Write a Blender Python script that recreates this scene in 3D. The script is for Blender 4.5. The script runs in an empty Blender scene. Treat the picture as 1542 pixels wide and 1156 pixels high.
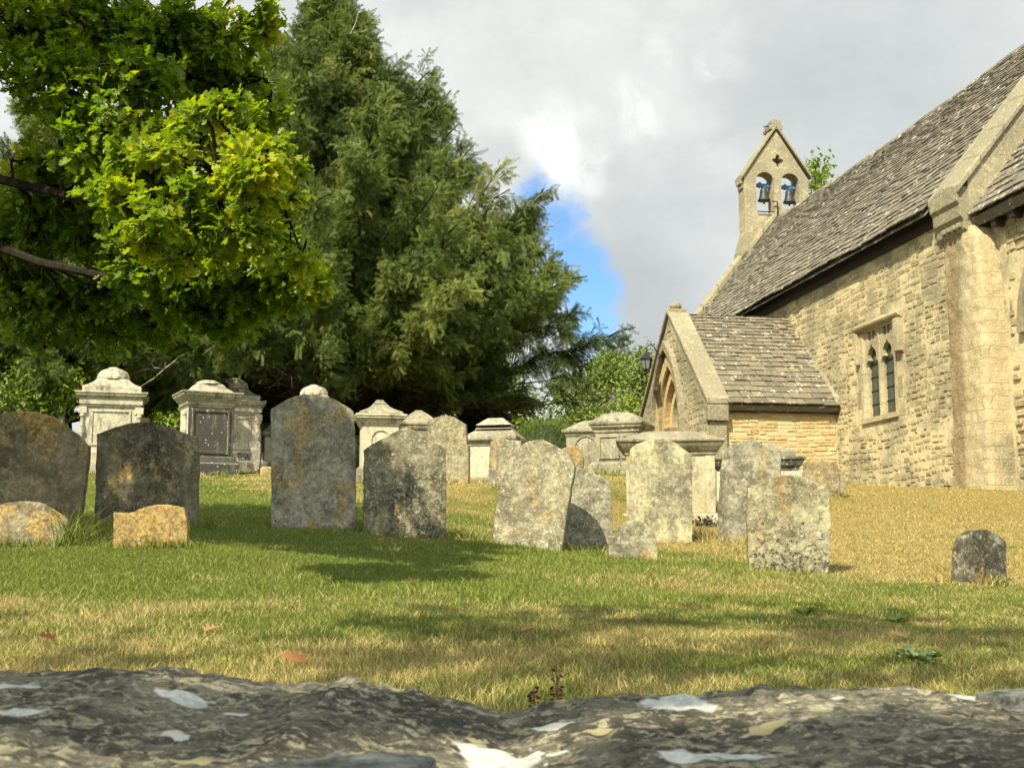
import bpy, bmesh, math, random
import numpy as np
from mathutils import Vector, Matrix, noise as mnoise

R = math.radians
random.seed(7); rng = np.random.default_rng(7)
scene = bpy.context.scene
COL = scene.collection

# ------------------------------------------------------------------ camera geometry (lens at the world origin)
F, HOR = 1900.0, 840.0                      # focal length and horizon row for a picture 1542 x 1156
TH = math.atan((HOR - 578) / F)             # the camera looks up by this angle

def ray(px, py):
    x = (px - 771) / F; y = (578 - py) / F
    Y = math.cos(TH) - y * math.sin(TH); Z = math.sin(TH) + y * math.cos(TH)
    return x / Y, Z / Y

def at(px, py, Y):
    a, b = ray(px, py)
    return Vector((a * Y, Y, b * Y))

def ppm(Y): return F / Y

# ------------------------------------------------------------------ ground heights: smooth surface through surveyed points
GP = []
def gp(px, py, Y): GP.append(tuple(at(px, py, Y)))
for p in [(0,1040,3.6),(400,1040,3.6),(771,1050,3.6),(1150,1046,3.6),(1500,1046,3.6),
          (0,930,5.6),(500,925,5.6),(1000,945,5.8),(1500,960,5.8),
          (40,862,7.6),(500,862,7.8),(900,875,8.0),(1400,915,7.6),
          (230,824,8.8),(50,826,8.9),(1190,858,9.7),(1475,877,9.6),(953,846,9.9),
          (222,790,10.9),(60,800,10.7),(473,804,11.0),(610,806,11.0),(800,824,10.8),(892,826,11.2),
          (995,820,12.2),(1127,819,12.2),(1400,812,13.4),(1535,812,13.0),
          (340,752,15.0),(80,752,15.0),(560,756,14.5),(690,764,14.0),
          (675,732,16.5),(745,730,18.0),(760,736,15.5),(1010,780,15.0),(1140,776,15.6),(1236,745,17.5),(1400,772,17.5),
          (165,713,22.0),(311,715,21.0),(470,718,20.5),(569,728,20.0),(900,712,20.5),(940,712,19.5),
          (1435,738,22.0),(1542,740,20.6),(1270,738,26.4)]: gp(*p)
GP += [(x, y, 1.75) for x, y in ((-16,30),(-8,31),(0,31),(-16,42),(-6,42),(4,42),(14,42),(14,32))] + [(16,22,1.1),(16,12,0.2),(-14,11,0.5),(-14,20,1.4)]
GP += [(x, 2.0, -0.46) for x in (-4, -2, 0, 2, 4)] + [(-12,5,-0.3),(12,5,-0.45)]
_P = np.array(GP)
def _U(r2): return 0.5 * r2 * np.log(r2 + 1e-9)
_n = len(_P)
_K = _U(((_P[:, None, :2] - _P[None, :, :2]) ** 2).sum(-1)) + np.eye(_n) * 0.02
_Q = np.c_[np.ones(_n), _P[:, :2]]
_sol = np.linalg.solve(np.block([[_K, _Q], [_Q.T, np.zeros((3, 3))]]), np.r_[_P[:, 2], 0, 0, 0])
def Gv(x, y):
    x = np.asarray(x, float); y = np.asarray(y, float)
    xc = np.clip(x, -16, 16); yc = np.clip(y, 2.0, 42)
    out = np.zeros(x.shape)
    for i in range(_n): out += _sol[i] * _U((xc - _P[i, 0]) ** 2 + (yc - _P[i, 1]) ** 2)
    out += _sol[_n] + _sol[_n + 1] * xc + _sol[_n + 2] * yc
    t = np.clip((y - 0.45) / 0.4, 0, 1)     # the lane on the camera's side lies lower than the churchyard
    return -1.45 + (out + 1.45) * (t * t * (3 - 2 * t))
def G(x, y): return float(Gv(np.array([x]), np.array([y]))[0])

# ------------------------------------------------------------------ object helpers
def tag(o, label=None, cat=None, group=None, kind=None):
    if label: o['label'] = label
    if cat: o['category'] = cat
    if group: o['group'] = group
    if kind: o['kind'] = kind
    return o

def empty(name, loc, rz=0.0):
    o = bpy.data.objects.new(name, None); COL.objects.link(o)
    o.location = loc; o.rotation_euler = (0, 0, rz); o.empty_display_size = 0.2
    return o

def link(name, me, mat, parent=None, loc=None, rz=0.0):
    o = bpy.data.objects.new(name, me); COL.objects.link(o)
    if mat: me.materials.append(mat)
    if parent: o.parent = parent
    if loc is not None: o.location = loc
    if rz: o.rotation_euler = (0, 0, rz)
    return o

class MB:
    """collects vertices, faces and one tint per vertex for a single mesh"""
    def __init__(s): s.v = []; s.f = []; s.t = []
    def add(s, vs, fs, t=0.5):
        b = len(s.v); s.v += [tuple(p) for p in vs]; s.t += [t] * len(vs)
        s.f += [tuple(i + b for i in f) for f in fs]
    def box(s, x0, x1, y0, y1, z0, z1, t=0.5):
        s.add([(x0,y0,z0),(x1,y0,z0),(x1,y1,z0),(x0,y1,z0),(x0,y0,z1),(x1,y0,z1),(x1,y1,z1),(x0,y1,z1)],
              [(3,2,1,0),(4,5,6,7),(0,1,5,4),(1,2,6,5),(2,3,7,6),(3,0,4,7)], t)
    def loft(s, rings, t=0.5, cap=True):
        n = len(rings[0]); vs = [p for r in rings for p in r]; fs = []
        for k in range(len(rings) - 1):
            for i in range(n):
                j = (i + 1) % n
                fs.append((k*n+i, k*n+j, (k+1)*n+j, (k+1)*n+i))
        if cap: fs.append(tuple(range(n))[::-1]); fs.append(tuple((len(rings)-1)*n + i for i in range(n)))
        s.add(vs, fs, t)
    def prism(s, poly, fn, d0, d1, t=0.5):
        """poly in (a, b); fn(a, b, d) -> point; extruded from depth d0 to d1"""
        s.loft([[fn(a, b, d0) for a, b in poly], [fn(a, b, d1) for a, b in poly]], t)
    def tube(s, pts, rads, n=6, t=0.5):
        pts = [Vector([float(q) for q in p]) for p in pts]; rings = []
        up = Vector((0.3, 0.2, 1)).normalized()
        for i, p in enumerate(pts):
            d = (pts[min(i+1, len(pts)-1)] - pts[max(i-1, 0)]).normalized()
            a = d.cross(up)
            if a.length < 1e-3: a = d.cross(Vector((1, 0, 0)))
            a.normalize(); b = d.cross(a)
            r = float(rads[i] if isinstance(rads, (list, tuple)) else rads)
            rings.append([tuple(p + r * (math.cos(2*math.pi*k/n) * a + math.sin(2*math.pi*k/n) * b)) for k in range(n)])
        s.loft(rings, t)
    def lathe(s, prof, c=(0, 0, 0), n=20, t=0.5, flute=0.0, nf=10):
        rings = []
        for r, z in prof:
            rings.append([(c[0] + r*(1 + flute*abs(math.sin(nf*math.pi*k/n)))*math.cos(2*math.pi*k/n),
                           c[1] + r*(1 + flute*abs(math.sin(nf*math.pi*k/n)))*math.sin(2*math.pi*k/n), c[2] + z) for k in range(n)])
        s.loft(rings, t)
    def rects(s, prof, c=(0, 0, 0), t=0.5):
        """stack of rectangles (half x, half y, z)"""
        s.loft([[(c[0]-a,c[1]-b,c[2]+z),(c[0]+a,c[1]-b,c[2]+z),(c[0]+a,c[1]+b,c[2]+z),(c[0]-a,c[1]+b,c[2]+z)] for a, b, z in prof], t)
    def build(s, name, mat, parent=None, loc=None, rz=0.0, smooth=False, bevel=0.0, fix=True):
        me = bpy.data.meshes.new(name); me.from_pydata(s.v, [], s.f)
        at_ = me.attributes.new('tint', 'FLOAT', 'POINT'); at_.data.foreach_set('value', np.array(s.t, np.float32))
        if fix or bevel:
            bm = bmesh.new(); bm.from_mesh(me)
            if fix: bmesh.ops.recalc_face_normals(bm, faces=bm.faces)
            if bevel:
                es = [e for e in bm.edges if len(e.link_faces) == 2 and e.calc_face_angle(0) > 0.6]
                bmesh.ops.bevel(bm, geom=es, offset=bevel, segments=2, profile=0.6, affect='EDGES', clamp_overlap=True)
            bm.to_mesh(me); bm.free()
        if smooth: me.polygons.foreach_set('use_smooth', [True] * len(me.polygons))
        return link(name, me, mat, parent, loc, rz)

def build_pieces(mb, name, mat, parent=None, **kw):
    """every connected piece of mb becomes an object of its own"""
    par = list(range(len(mb.v)))
    def find(i):
        while par[i] != i: par[i] = par[par[i]]; i = par[i]
        return i
    for f in mb.f:
        r0 = find(f[0])
        for q in f[1:]: par[find(q)] = r0
    groups = {}
    for f in mb.f: groups.setdefault(find(f[0]), []).append(f)
    out = []
    for fs in groups.values():
        ids = sorted({i for f in fs for i in f}); mp = {i: n for n, i in enumerate(ids)}; m = MB()
        m.v = [mb.v[i] for i in ids]; m.t = [mb.t[i] for i in ids]; m.f = [tuple(mp[i] for i in f) for f in fs]
        out.append(m.build(name, mat, parent, **kw))
    return out

def np_mesh(name, verts, tris, attrs, mat, parent=None, loc=None):
    """big triangle mesh from numpy arrays"""
    me = bpy.data.meshes.new(name); nv, nf = len(verts), len(tris)
    me.vertices.add(nv); me.vertices.foreach_set('co', np.ascontiguousarray(verts, np.float32).ravel())
    me.loops.add(nf * 3); me.loops.foreach_set('vertex_index', np.ascontiguousarray(tris, np.int32).ravel())
    me.polygons.add(nf); me.polygons.foreach_set('loop_start', np.arange(0, nf * 3, 3, dtype=np.int32))
    me.polygons.foreach_set('loop_total', np.full(nf, 3, np.int32))
    me.update(calc_edges=True)
    for k, a in attrs.items():
        at_ = me.attributes.new(k, 'FLOAT', 'POINT'); at_.data.foreach_set('value', np.ascontiguousarray(a, np.float32))
    return link(name, me, mat, parent, loc)

def scatter(tv, tt, pos, X, Y, Z, scale):
    """copies of a template (tv, tt) with axes X, Y, Z at pos, all in one vertex array"""
    N, n = len(pos), len(tv)
    v = pos[:, None, :] + scale[:, None, None] * (tv[None, :, 0, None] * X[:, None, :] + tv[None, :, 1, None] * Y[:, None, :] + tv[None, :, 2, None] * Z[:, None, :])
    t = tt[None, :, :] + (np.arange(N) * n)[:, None, None]
    return v.reshape(-1, 3), t.reshape(-1, 3)

def unit(a): return a / (np.linalg.norm(a, axis=-1, keepdims=True) + 1e-9)
def frame_from(d, upish):
    X = unit(d); Y = unit(np.cross(upish, X)); Z = np.cross(X, Y)
    return X, Y, Z

# ------------------------------------------------------------------ node helpers
class NT:
    def __init__(s, name):
        s.m = bpy.data.materials.new(name); s.m.use_nodes = True
        s.nt = s.m.node_tree; s.nt.nodes.clear()
        s.out = s.nt.nodes.new('ShaderNodeOutputMaterial')
    def n(s, kind, **kw):
        nd = s.nt.nodes.new(kind)
        for k, v in kw.items(): setattr(nd, k, v)
        return nd
    def put(s, sock, v):
        if hasattr(v, 'is_linked'): s.nt.links.new(v, sock)
        elif isinstance(v, (tuple, list)) and len(v) == 3 and sock.type == 'RGBA': sock.default_value = (*v, 1)
        else: sock.default_value = v
    def coord(s, seed=0.0, scale=(1, 1, 1), rnd=False, kind='Object'):
        tc = s.n('ShaderNodeTexCoord'); mp = s.n('ShaderNodeMapping')
        mp.inputs['Location'].default_value = (seed * 3.71, seed * 1.93, seed * 5.17); mp.inputs['Scale'].default_value = scale
        v = tc.outputs[kind]
        if rnd:
            oi = s.n('ShaderNodeObjectInfo'); ad = s.n('ShaderNodeVectorMath', operation='ADD')
            ml = s.math('MULTIPLY', oi.outputs['Random'], 37.0)
            s.nt.links.new(v, ad.inputs[0]); s.nt.links.new(ml, ad.inputs[1]); v = ad.outputs[0]
        s.nt.links.new(v, mp.inputs[0]); return mp.outputs[0]
    def noise(s, vec, scale, detail=4, rough=0.55, dist=0.0):
        nd = s.n('ShaderNodeTexNoise'); s.put(nd.inputs['Vector'], vec)
        nd.inputs['Scale'].default_value = scale; nd.inputs['Detail'].default_value = detail
        nd.inputs['Roughness'].default_value = rough; nd.inputs['Distortion'].default_value = dist
        return nd.outputs['Fac']
    def voro(s, vec, scale, feature='F1', out='Distance', rnd=1.0):
        nd = s.n('ShaderNodeTexVoronoi', feature=feature); s.put(nd.inputs['Vector'], vec); nd.inputs['Scale'].default_value = scale
        nd.inputs['Randomness'].default_value = rnd
        return nd.outputs[out]
    def mr(s, v, a, b, c=0.0, d=1.0, smooth=True):
        nd = s.n('ShaderNodeMapRange'); nd.interpolation_type = 'SMOOTHSTEP' if smooth else 'LINEAR'
        s.put(nd.inputs[0], v)
        for i, x in enumerate((a, b, c, d)): s.put(nd.inputs[i + 1], x)
        return nd.outputs[0]
    def math(s, op, a, b=0.0):
        nd = s.n('ShaderNodeMath', operation=op); s.put(nd.inputs[0], a); s.put(nd.inputs[1], b); return nd.outputs[0]
    def mix(s, f, a, b, blend='MIX'):
        nd = s.n('ShaderNodeMix', data_type='RGBA', blend_type=blend)
        s.put(nd.inputs[0], f); s.put(nd.inputs[6], a); s.put(nd.inputs[7], b); return nd.outputs[2]
    def attr(s, name): return s.n('ShaderNodeAttribute', attribute_name=name).outputs['Fac']
    def warp(s, vec, scale, amt):
        nd = s.n('ShaderNodeTexNoise'); s.put(nd.inputs['Vector'], vec); nd.inputs['Scale'].default_value = scale; nd.inputs['Detail'].default_value = 3
        a = s.n('ShaderNodeVectorMath', operation='SUBTRACT'); s.nt.links.new(nd.outputs['Color'], a.inputs[0]); a.inputs[1].default_value = (.5, .5, .5)
        b = s.n('ShaderNodeVectorMath', operation='SCALE'); s.nt.links.new(a.outputs[0], b.inputs[0]); b.inputs['Scale'].default_value = amt
        c = s.n('ShaderNodeVectorMath', operation='ADD'); s.put(c.inputs[0], vec); s.nt.links.new(b.outputs[0], c.inputs[1]); return c.outputs[0]
    def sep(s, vec):
        nd = s.n('ShaderNodeSeparateXYZ'); s.put(nd.inputs[0], vec); return nd.outputs
    def bump(s, h, strength=0.5, dist=0.02, normal=None):
        nd = s.n('ShaderNodeBump'); s.put(nd.inputs['Height'], h); nd.inputs['Strength'].default_value = strength; nd.inputs['Distance'].default_value = dist
        if normal is not None: s.nt.links.new(normal, nd.inputs['Normal'])
        return nd.outputs[0]
    def surf(s, col, rough=0.9, normal=None, spec=0.2, metal=0.0):
        b = s.n('ShaderNodeBsdfPrincipled'); s.put(b.inputs['Base Color'], col); s.put(b.inputs['Roughness'], rough)
        b.inputs['Specular IOR Level'].default_value = spec; b.inputs['Metallic'].default_value = metal
        if normal is not None: s.nt.links.new(normal, b.inputs['Normal'])
        s.nt.links.new(b.outputs[0], s.out.inputs[0]); return s.m
    def leaf(s, col, trans_col, trans=0.4, rough=0.5, spec=0.3):
        b = s.n('ShaderNodeBsdfPrincipled'); s.put(b.inputs['Base Color'], col); b.inputs['Roughness'].default_value = rough
        b.inputs['Specular IOR Level'].default_value = spec
        t = s.n('ShaderNodeBsdfTranslucent'); s.put(t.inputs[0], trans_col)
        m = s.n('ShaderNodeMixShader'); m.inputs[0].default_value = trans
        s.nt.links.new(b.outputs[0], m.inputs[1]); s.nt.links.new(t.outputs[0], m.inputs[2]); s.nt.links.new(m.outputs[0], s.out.inputs[0]); return s.m

def grave_mat(name, seed, base=(.27,.245,.16), dark=(.10,.09,.06), pale=(.46,.42,.29), orange=0.25, spots=0.5, paleness=0.5, black=0.3, foot=0.4, cream=0.0, streak=0.0):
    k = NT(name); v = k.coord(seed)
    vs = k.coord(seed, (1, 1, .35))
    n1 = k.noise(v, 3.2, 8, .62); n2 = k.noise(v, 11, 6, .65); n3 = k.noise(vs, 7, 6, .6); n4 = k.noise(v, 45, 4, .7)
    z = k.sep(k.coord(0))[2]
    low = k.mr(k.math('ADD', z, k.math('MULTIPLY', n1, .5)), .15, .75, 1, 0)
    c = k.mix(k.mr(n1, .35, .65), dark, base)
    c = k.mix(k.math('MULTIPLY', k.mr(n3, .38, .7), .55), c, dark)
    c = k.mix(k.math('MULTIPLY', k.mr(n2, .66 - .16*paleness, .80 - .12*paleness), .6), c, pale)
    if cream: c = k.mix(k.math('MULTIPLY', k.mr(k.noise(vs, 4.5, 7, .66), .45, .60), cream), c, (.58,.53,.31))
    reg = k.mr(k.math('ADD', k.noise(v, 2.1, 4), k.math('MULTIPLY', low, .3*foot)), .36, .62)
    s1 = k.noise(k.warp(v, 9, .05), 21, 5, .72); s2 = k.noise(v, 52, 3, .6); s3 = k.noise(k.coord(seed + 9), 9, 5, .7)
    spot = k.math('MULTIPLY', k.mr(s1, .70 - .16*spots, .73 - .14*spots), reg)
    c = k.mix(k.math('MULTIPLY', k.mr(s3, .56 - .1*spots, .66 - .08*spots), .5), c, pale)
    c = k.mix(k.math('MULTIPLY', spot, .85), c, k.mix(k.mr(n4, .4, .6), (.46,.44,.34), (.62,.60,.50)))
    c = k.mix(k.math('MULTIPLY', k.mr(s2, .70 - .14*spots, .74 - .14*spots), .6), c, (.48,.46,.35))
    om = k.math('MULTIPLY', k.mr(k.noise(k.coord(seed + 3, (1, 1, .7)), 3.4, 7, .7), .66 - .26*orange, .76 - .26*orange), k.mr(n4, .38, .58))
    c = k.mix(k.math('MULTIPLY', om, .85), c, k.mix(n2, (.42,.235,.045), (.50,.37,.14)))
    if streak:
        x = k.sep(k.coord(0))[0]; sx = k.math('ADD', x, k.math('MULTIPLY', k.math('SUBTRACT', k.noise(v, 4, 5), .5), .25))
        sm = k.math('MULTIPLY', k.mr(k.math('ABSOLUTE', k.math('SUBTRACT', sx, streak)), .005, .05, 1, 0), k.mr(k.noise(v, 22, 6, .75), .44, .60))
        sm = k.math('MULTIPLY', sm, k.mr(z, .25, .6)); c = k.mix(k.math('MULTIPLY', sm, .7), c, (.40,.22,.06))
    bm_ = k.mr(k.math('ADD', k.noise(k.coord(seed + 5), 30, 5, .72), k.math('MULTIPLY', low, .11*foot)), .735 - .22*black, .775 - .22*black)
    c = k.mix(k.math('MULTIPLY', bm_, .85), c, (.035,.033,.028))
    n5 = k.noise(v, 24, 5, .75); c = k.mix(.8, c, k.mr(n5, .25, .75, .18, 1.25, False), 'MULTIPLY'); c = k.mix(.5, c, k.mr(n4, .2, .8, .5, 1.5, False), 'MULTIPLY')
    h = k.math('ADD', k.math('MULTIPLY', n2, .6), k.math('ADD', k.math('MULTIPLY', n4, .5), k.math('MULTIPLY', spot, .25)))
    return k.surf(c, .93, k.bump(h, .75, .022), .12)

def tomb_mat(name, seed, base=(.40,.36,.26), dark=(.11,.10,.075), pale=(.56,.52,.40), grime=0.5, orange=0.1, dark_face=0.0):
    k = NT(name); v = k.coord(seed); vs = k.coord(seed, (1, 1, .3))
    n1 = k.noise(v, 2.5, 8, .65); n2 = k.noise(vs, 8, 6, .65); n4 = k.noise(v, 36, 5, .7)
    c = k.mix(k.mr(n1, .35, .68), base, pale)
    c = k.mix(k.math('MULTIPLY', k.mr(n2, .66 - .3*grime, .86 - .3*grime), .8), c, dark); n7 = k.noise(k.coord(seed + 4), 17, 6, .75)
    c = k.mix(k.math('MULTIPLY', k.mr(n7, .50, .66), .55), c, tuple(x*.45 for x in base)); c = k.mix(k.math('MULTIPLY', k.mr(k.noise(k.coord(seed + 6), 6, 7, .7), .55, .66), .5), c, (.42,.34,.18))
    geo = k.n('ShaderNodeNewGeometry'); nz = k.sep(geo.outputs['Normal'])
    c = k.mix(k.math('MULTIPLY', k.mr(nz[2], .25, .7), k.mr(k.noise(v, 9, 6, .7), .40, .6, 0, .75)), c, (.20,.185,.135))
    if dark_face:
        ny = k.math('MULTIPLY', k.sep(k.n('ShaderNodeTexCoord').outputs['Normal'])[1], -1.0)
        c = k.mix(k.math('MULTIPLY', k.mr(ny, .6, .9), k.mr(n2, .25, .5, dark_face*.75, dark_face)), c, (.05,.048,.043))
    wv = k.warp(v, 14, .05); d1 = k.voro(wv, 20); r1 = k.sep(k.voro(wv, 20, out='Color'))[0]
    c = k.mix(k.math('MULTIPLY', k.math('MULTIPLY', k.mr(d1, .10, .30, 1, 0), k.mr(r1, .72, .78)), .85), c, (.60,.58,.50))
    om = k.math('MULTIPLY', k.mr(k.noise(v, 5, 6, .7), .70 - .3*orange, .78 - .3*orange), k.mr(n4, .4, .6))
    c = k.mix(k.math('MULTIPLY', om, .7), c, (.44,.27,.06))
    c = k.mix(.4, c, k.mr(n4, .2, .8, .55, 1.45, False), 'MULTIPLY')
    return k.surf(c, .92, k.bump(k.math('ADD', n4, n2), .55, .02), .12)

def wall_mat(name, seed, stone=((.38,.31,.17),(.26,.215,.125),(.48,.40,.24)), mortar=(.60,.52,.32), grey=0.5, dress=False, stain=0.0, joints=False):
    """tint below 0 is mortar, above it a stone picks its own colour"""
    k = NT(name); v = k.coord(seed); t = k.attr('tint')
    n1 = k.noise(v, 1.1, 6, .6); n2 = k.noise(v, 9, 6, .68); n4 = k.noise(v, 48, 5, .7)
    c = k.mix(k.mr(t, .1, .5), stone[0], stone[1]); c = k.mix(k.mr(t, .6, .95), c, stone[2])
    c = k.mix(k.math('MULTIPLY', k.mr(n2, .46, .68), .5), c, (.60,.52,.32))
    if not dress: c = k.mix(k.mr(t, -.01, 0.0, 1, 0, False), c, k.mix(n2, mortar, tuple(x*.72 for x in mortar)))
    c = k.mix(k.math('MULTIPLY', k.mr(n1, .62 - .25*grey, .80 - .25*grey), k.mr(n2, .3, .6, .35, .85)), c, (.215,.195,.135))
    c = k.mix(k.math('MULTIPLY', k.mr(k.noise(k.coord(seed + 2, (1, 1, .45)), 1.7, 7, .7), .60, .72), .6), c, (.34,.20,.075))
    wv = k.warp(v, 14, .05); d1 = k.voro(wv, 15); r1 = k.sep(k.voro(wv, 15, out='Color'))[0]
    c = k.mix(k.math('MULTIPLY', k.math('MULTIPLY', k.mr(d1, .08, .26, 1, 0), k.mr(r1, .80, .86)), .8), c, (.60,.57,.46))
    n6 = k.noise(k.coord(seed + 7), 19, 6, .75)
    c = k.mix(k.math('MULTIPLY', k.mr(n6, .56, .66), .7 if dress else .45), c, (.56,.53,.41)); c = k.mix(k.math('MULTIPLY', k.mr(k.noise(k.coord(seed + 8), 13, 6, .75), .56, .70), .6), c, (.14,.125,.085))
    if stain: c = k.mix(k.math('MULTIPLY', k.mr(k.math('ABSOLUTE', k.math('SUBTRACT', k.math('ADD', k.sep(v)[1], k.math('MULTIPLY', k.math('SUBTRACT', n2, .5), .5)), stain)), .12, .34, 1, 0), k.mr(n6, .34, .55, .35, .9)), c, (.235,.175,.095))
    c = k.mix(.45, c, k.mr(n4, .2, .8, .5, 1.5, False), 'MULTIPLY')
    h = k.math('ADD', k.math('MULTIPLY', n4, .6), n2)
    if joints:
        vv = k.sep(k.warp(k.coord(0), 3.5, .07)); cb = k.n('ShaderNodeCombineXYZ'); k.put(cb.inputs[0], k.math('ADD', vv[1], vv[0])); k.put(cb.inputs[1], vv[2])
        br = k.n('ShaderNodeTexBrick'); k.put(br.inputs['Vector'], cb.outputs[0]); br.inputs['Scale'].default_value = 1.0; br.inputs['Brick Width'].default_value = .40; br.inputs['Row Height'].default_value = .21
        br.inputs['Mortar Size'].default_value = .011; br.inputs['Mortar Smooth'].default_value = .6; br.inputs['Color1'].default_value = (.25,.25,.25,1); br.inputs['Color2'].default_value = (.9,.9,.9,1)
        c = k.mix(.5, c, k.mr(k.sep(br.outputs['Color'])[0], .2, .9, .86, 1.1, False), 'MULTIPLY'); jm = k.math('MULTIPLY', br.outputs['Fac'], k.mr(n2, .35, .55, .15, 1)); c = k.mix(k.math('MULTIPLY', jm, .16), c, (.26,.22,.13)); h = k.math('SUBTRACT', h, k.math('MULTIPLY', jm, .28))
        h = k.math('ADD', h, k.math('MULTIPLY', k.noise(k.coord(seed + 11), 30, 6, .75), .8))
    return k.surf(c, .95, k.bump(h, .9, .035), .1)

def slate_mat(name, seed, lichen=0.4, warm=(.15,.125,.085), cool=(.088,.08,.066)):
    k = NT(name); v = k.coord(seed); t = k.attr('tint')
    n2 = k.noise(v, 7, 6, .7); n4 = k.noise(v, 40, 5, .7)
    c = k.mix(t, cool, warm); c = k.mix(k.math('MULTIPLY', k.mr(n2, .5, .7), .6), c, (.17,.155,.115))
    wv = k.warp(v, 9, .1); d1 = k.voro(wv, 9); r1 = k.sep(k.voro(wv, 9, out='Color'))[0]
    lm = k.mr(k.noise(k.coord(seed + 2), 5.5, 7, .72), .72 - .28*lichen, .76 - .26*lichen)
    lm = k.math('MULTIPLY', lm, k.mr(k.noise(v, 26, 5, .7), .36, .50))
    c = k.mix(k.math('MULTIPLY', lm, .9), c, (.56,.55,.48)); c = k.mix(k.math('MULTIPLY', k.mr(k.noise(v, 19, 5, .75), .56, .66), .55), c, (.36,.34,.27))
    c = k.mix(k.math('MULTIPLY', k.mr(k.noise(v, 16, 5, .7), .62, .72), .5), c, (.055,.052,.045))
    c = k.mix(.45, c, k.mr(n4, .2, .8, .5, 1.5, False), 'MULTIPLY')
    return k.surf(c, .88, k.bump(k.math('ADD', n4, n2), .7, .02), .2)

def plain_mat(name, col, rough=.8, metal=0.0, spec=.3, var=.4, scale=12):
    k = NT(name); v = k.coord(1.0, rnd=True); n = k.noise(v, scale, 5, .65)
    return k.surf(k.mix(var, col, k.mr(n, .25, .75, .45, 1.5, False), 'MULTIPLY'), rough, k.bump(n, .3, .01), spec, metal)

def bark_mat(name, a, b):
    k = NT(name); v = k.coord(2, (1, 1, .25)); n = k.noise(v, 14, 6, .7)
    return k.surf(k.mix(k.mr(n, .3, .7), a, b), .95, k.bump(n, .9, .03), .1)

def leaf_mat(name, a, b, c, trans=.35, tcol=None, spec=.25, rough=.55):
    k = NT(name); t = k.attr('tint')
    col = k.mix(k.mr(t, 0, .6), a, b); col = k.mix(k.mr(t, .75, 1), col, c)
    tc = k.mix(1.0, col, tcol or (1.5,1.5,.6), 'MULTIPLY')
    return k.leaf(col, tc, trans, rough, spec)
# ------------------------------------------------------------------ camera, sun, sky
cam = bpy.data.cameras.new('camera'); co = bpy.data.objects.new('camera', cam); COL.objects.link(co)
cam.sensor_fit = 'HORIZONTAL'; cam.sensor_width = 36; cam.lens = 36 * F / 1542
cam.clip_start = 0.05; cam.clip_end = 3000
co.location = (0, 0, 0); co.rotation_euler = (math.pi / 2 + TH, 0, 0)
cam.dof.use_dof = True; cam.dof.focus_distance = 11.5; cam.dof.aperture_fstop = 32
scene.camera = co

SUN = Vector((-0.50, -0.866, 0)).normalized(); ELEV = R(46)
sd = Vector((SUN.x * math.cos(ELEV), SUN.y * math.cos(ELEV), math.sin(ELEV)))
sl = bpy.data.lights.new('sun', 'SUN'); sl.energy = 4.7; sl.angle = R(0.53); sl.color = (1.0, .895, .66)
so = bpy.data.objects.new('sun', sl); COL.objects.link(so); so.location = (-20, -20, 30)
so.rotation_euler = sd.to_track_quat('Z', 'Y').to_euler()

w = bpy.data.worlds.new('World'); scene.world = w; w.use_nodes = True
nt = w.node_tree; nt.nodes.clear()
class WT(NT):
    def __init__(s): s.nt = nt; s.out = nt.nodes.new('ShaderNodeOutputWorld')
k = WT()
sky = k.n('ShaderNodeTexSky', sky_type='NISHITA'); sky.sun_disc = False
sky.sun_elevation = ELEV; sky.sun_rotation = math.atan2(sd.x, sd.y); sky.air_density = 1.1; sky.dust_density = .6
tcw = k.n('ShaderNodeTexCoord'); d = tcw.outputs['Generated']
sx = k.sep(d)
den = k.math('ADD', k.math('MAXIMUM', sx[2], 0.0), .16)
cv = k.n('ShaderNodeCombineXYZ'); k.put(cv.inputs[0], k.math('DIVIDE', sx[0], den)); k.put(cv.inputs[1], k.math('DIVIDE', sx[1], den))
pv = k.warp(cv.outputs[0], 1.3, .35)
wd = k.warp(d, 7.0, .085); wd = k.warp(wd, 24.0, .03)
def near(px, py, r0, r1, vec=wd):
    a, b = ray(px, py); g = Vector((a, 1, b)).normalized()
    dist = k.n('ShaderNodeVectorMath', operation='DISTANCE'); k.put(dist.inputs[0], vec); dist.inputs[1].default_value = g
    return k.mr(dist.outputs['Value'], r0 / F, r1 / F, 1, 0)
gap = None
for px, py, b_, s_ in ((838,335,105,1.0),(862,385,110,1.0),(885,435,95,1.0),(806,290,80,.85),(890,490,80,.8),(876,545,70,.6),(735,90,75,.5),(1650,420,160,.8)):
    q = k.math('MULTIPLY', near(px, py, 0, b_, d), s_); gap = q if gap is None else k.math('MAXIMUM', gap, q)
rag = k.math('ADD', k.math('MULTIPLY', k.math('SUBTRACT', k.noise(wd, 9, 9, .62), .5), 1.5), k.math('MULTIPLY', k.math('SUBTRACT', k.noise(d, 40, 6, .6), .5), .35))
gap = k.mr(k.math('ADD', gap, k.math('MULTIPLY', rag, k.mr(gap, 0, .25))), .40, 1.0)
far_gap = k.math('MULTIPLY', k.mr(k.noise(pv, 1.1, 6, .55), .56, .68), k.mr(sx[1], .55, .2, 0, 1))
gap = k.math('MAXIMUM', gap, far_gap)
cn = k.noise(pv, 2.1, 8, .58); cn2 = k.noise(wd, 6.5, 7, .6)
cc = k.mix(k.mr(cn, .32, .68), (4.35, 4.58, 4.5), (5.7, 5.9, 5.72))
cc = k.mix(k.math('MULTIPLY', k.mr(cn2, .45, .66), .55), cc, (5.7, 5.95, 5.8))
br = None
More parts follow.
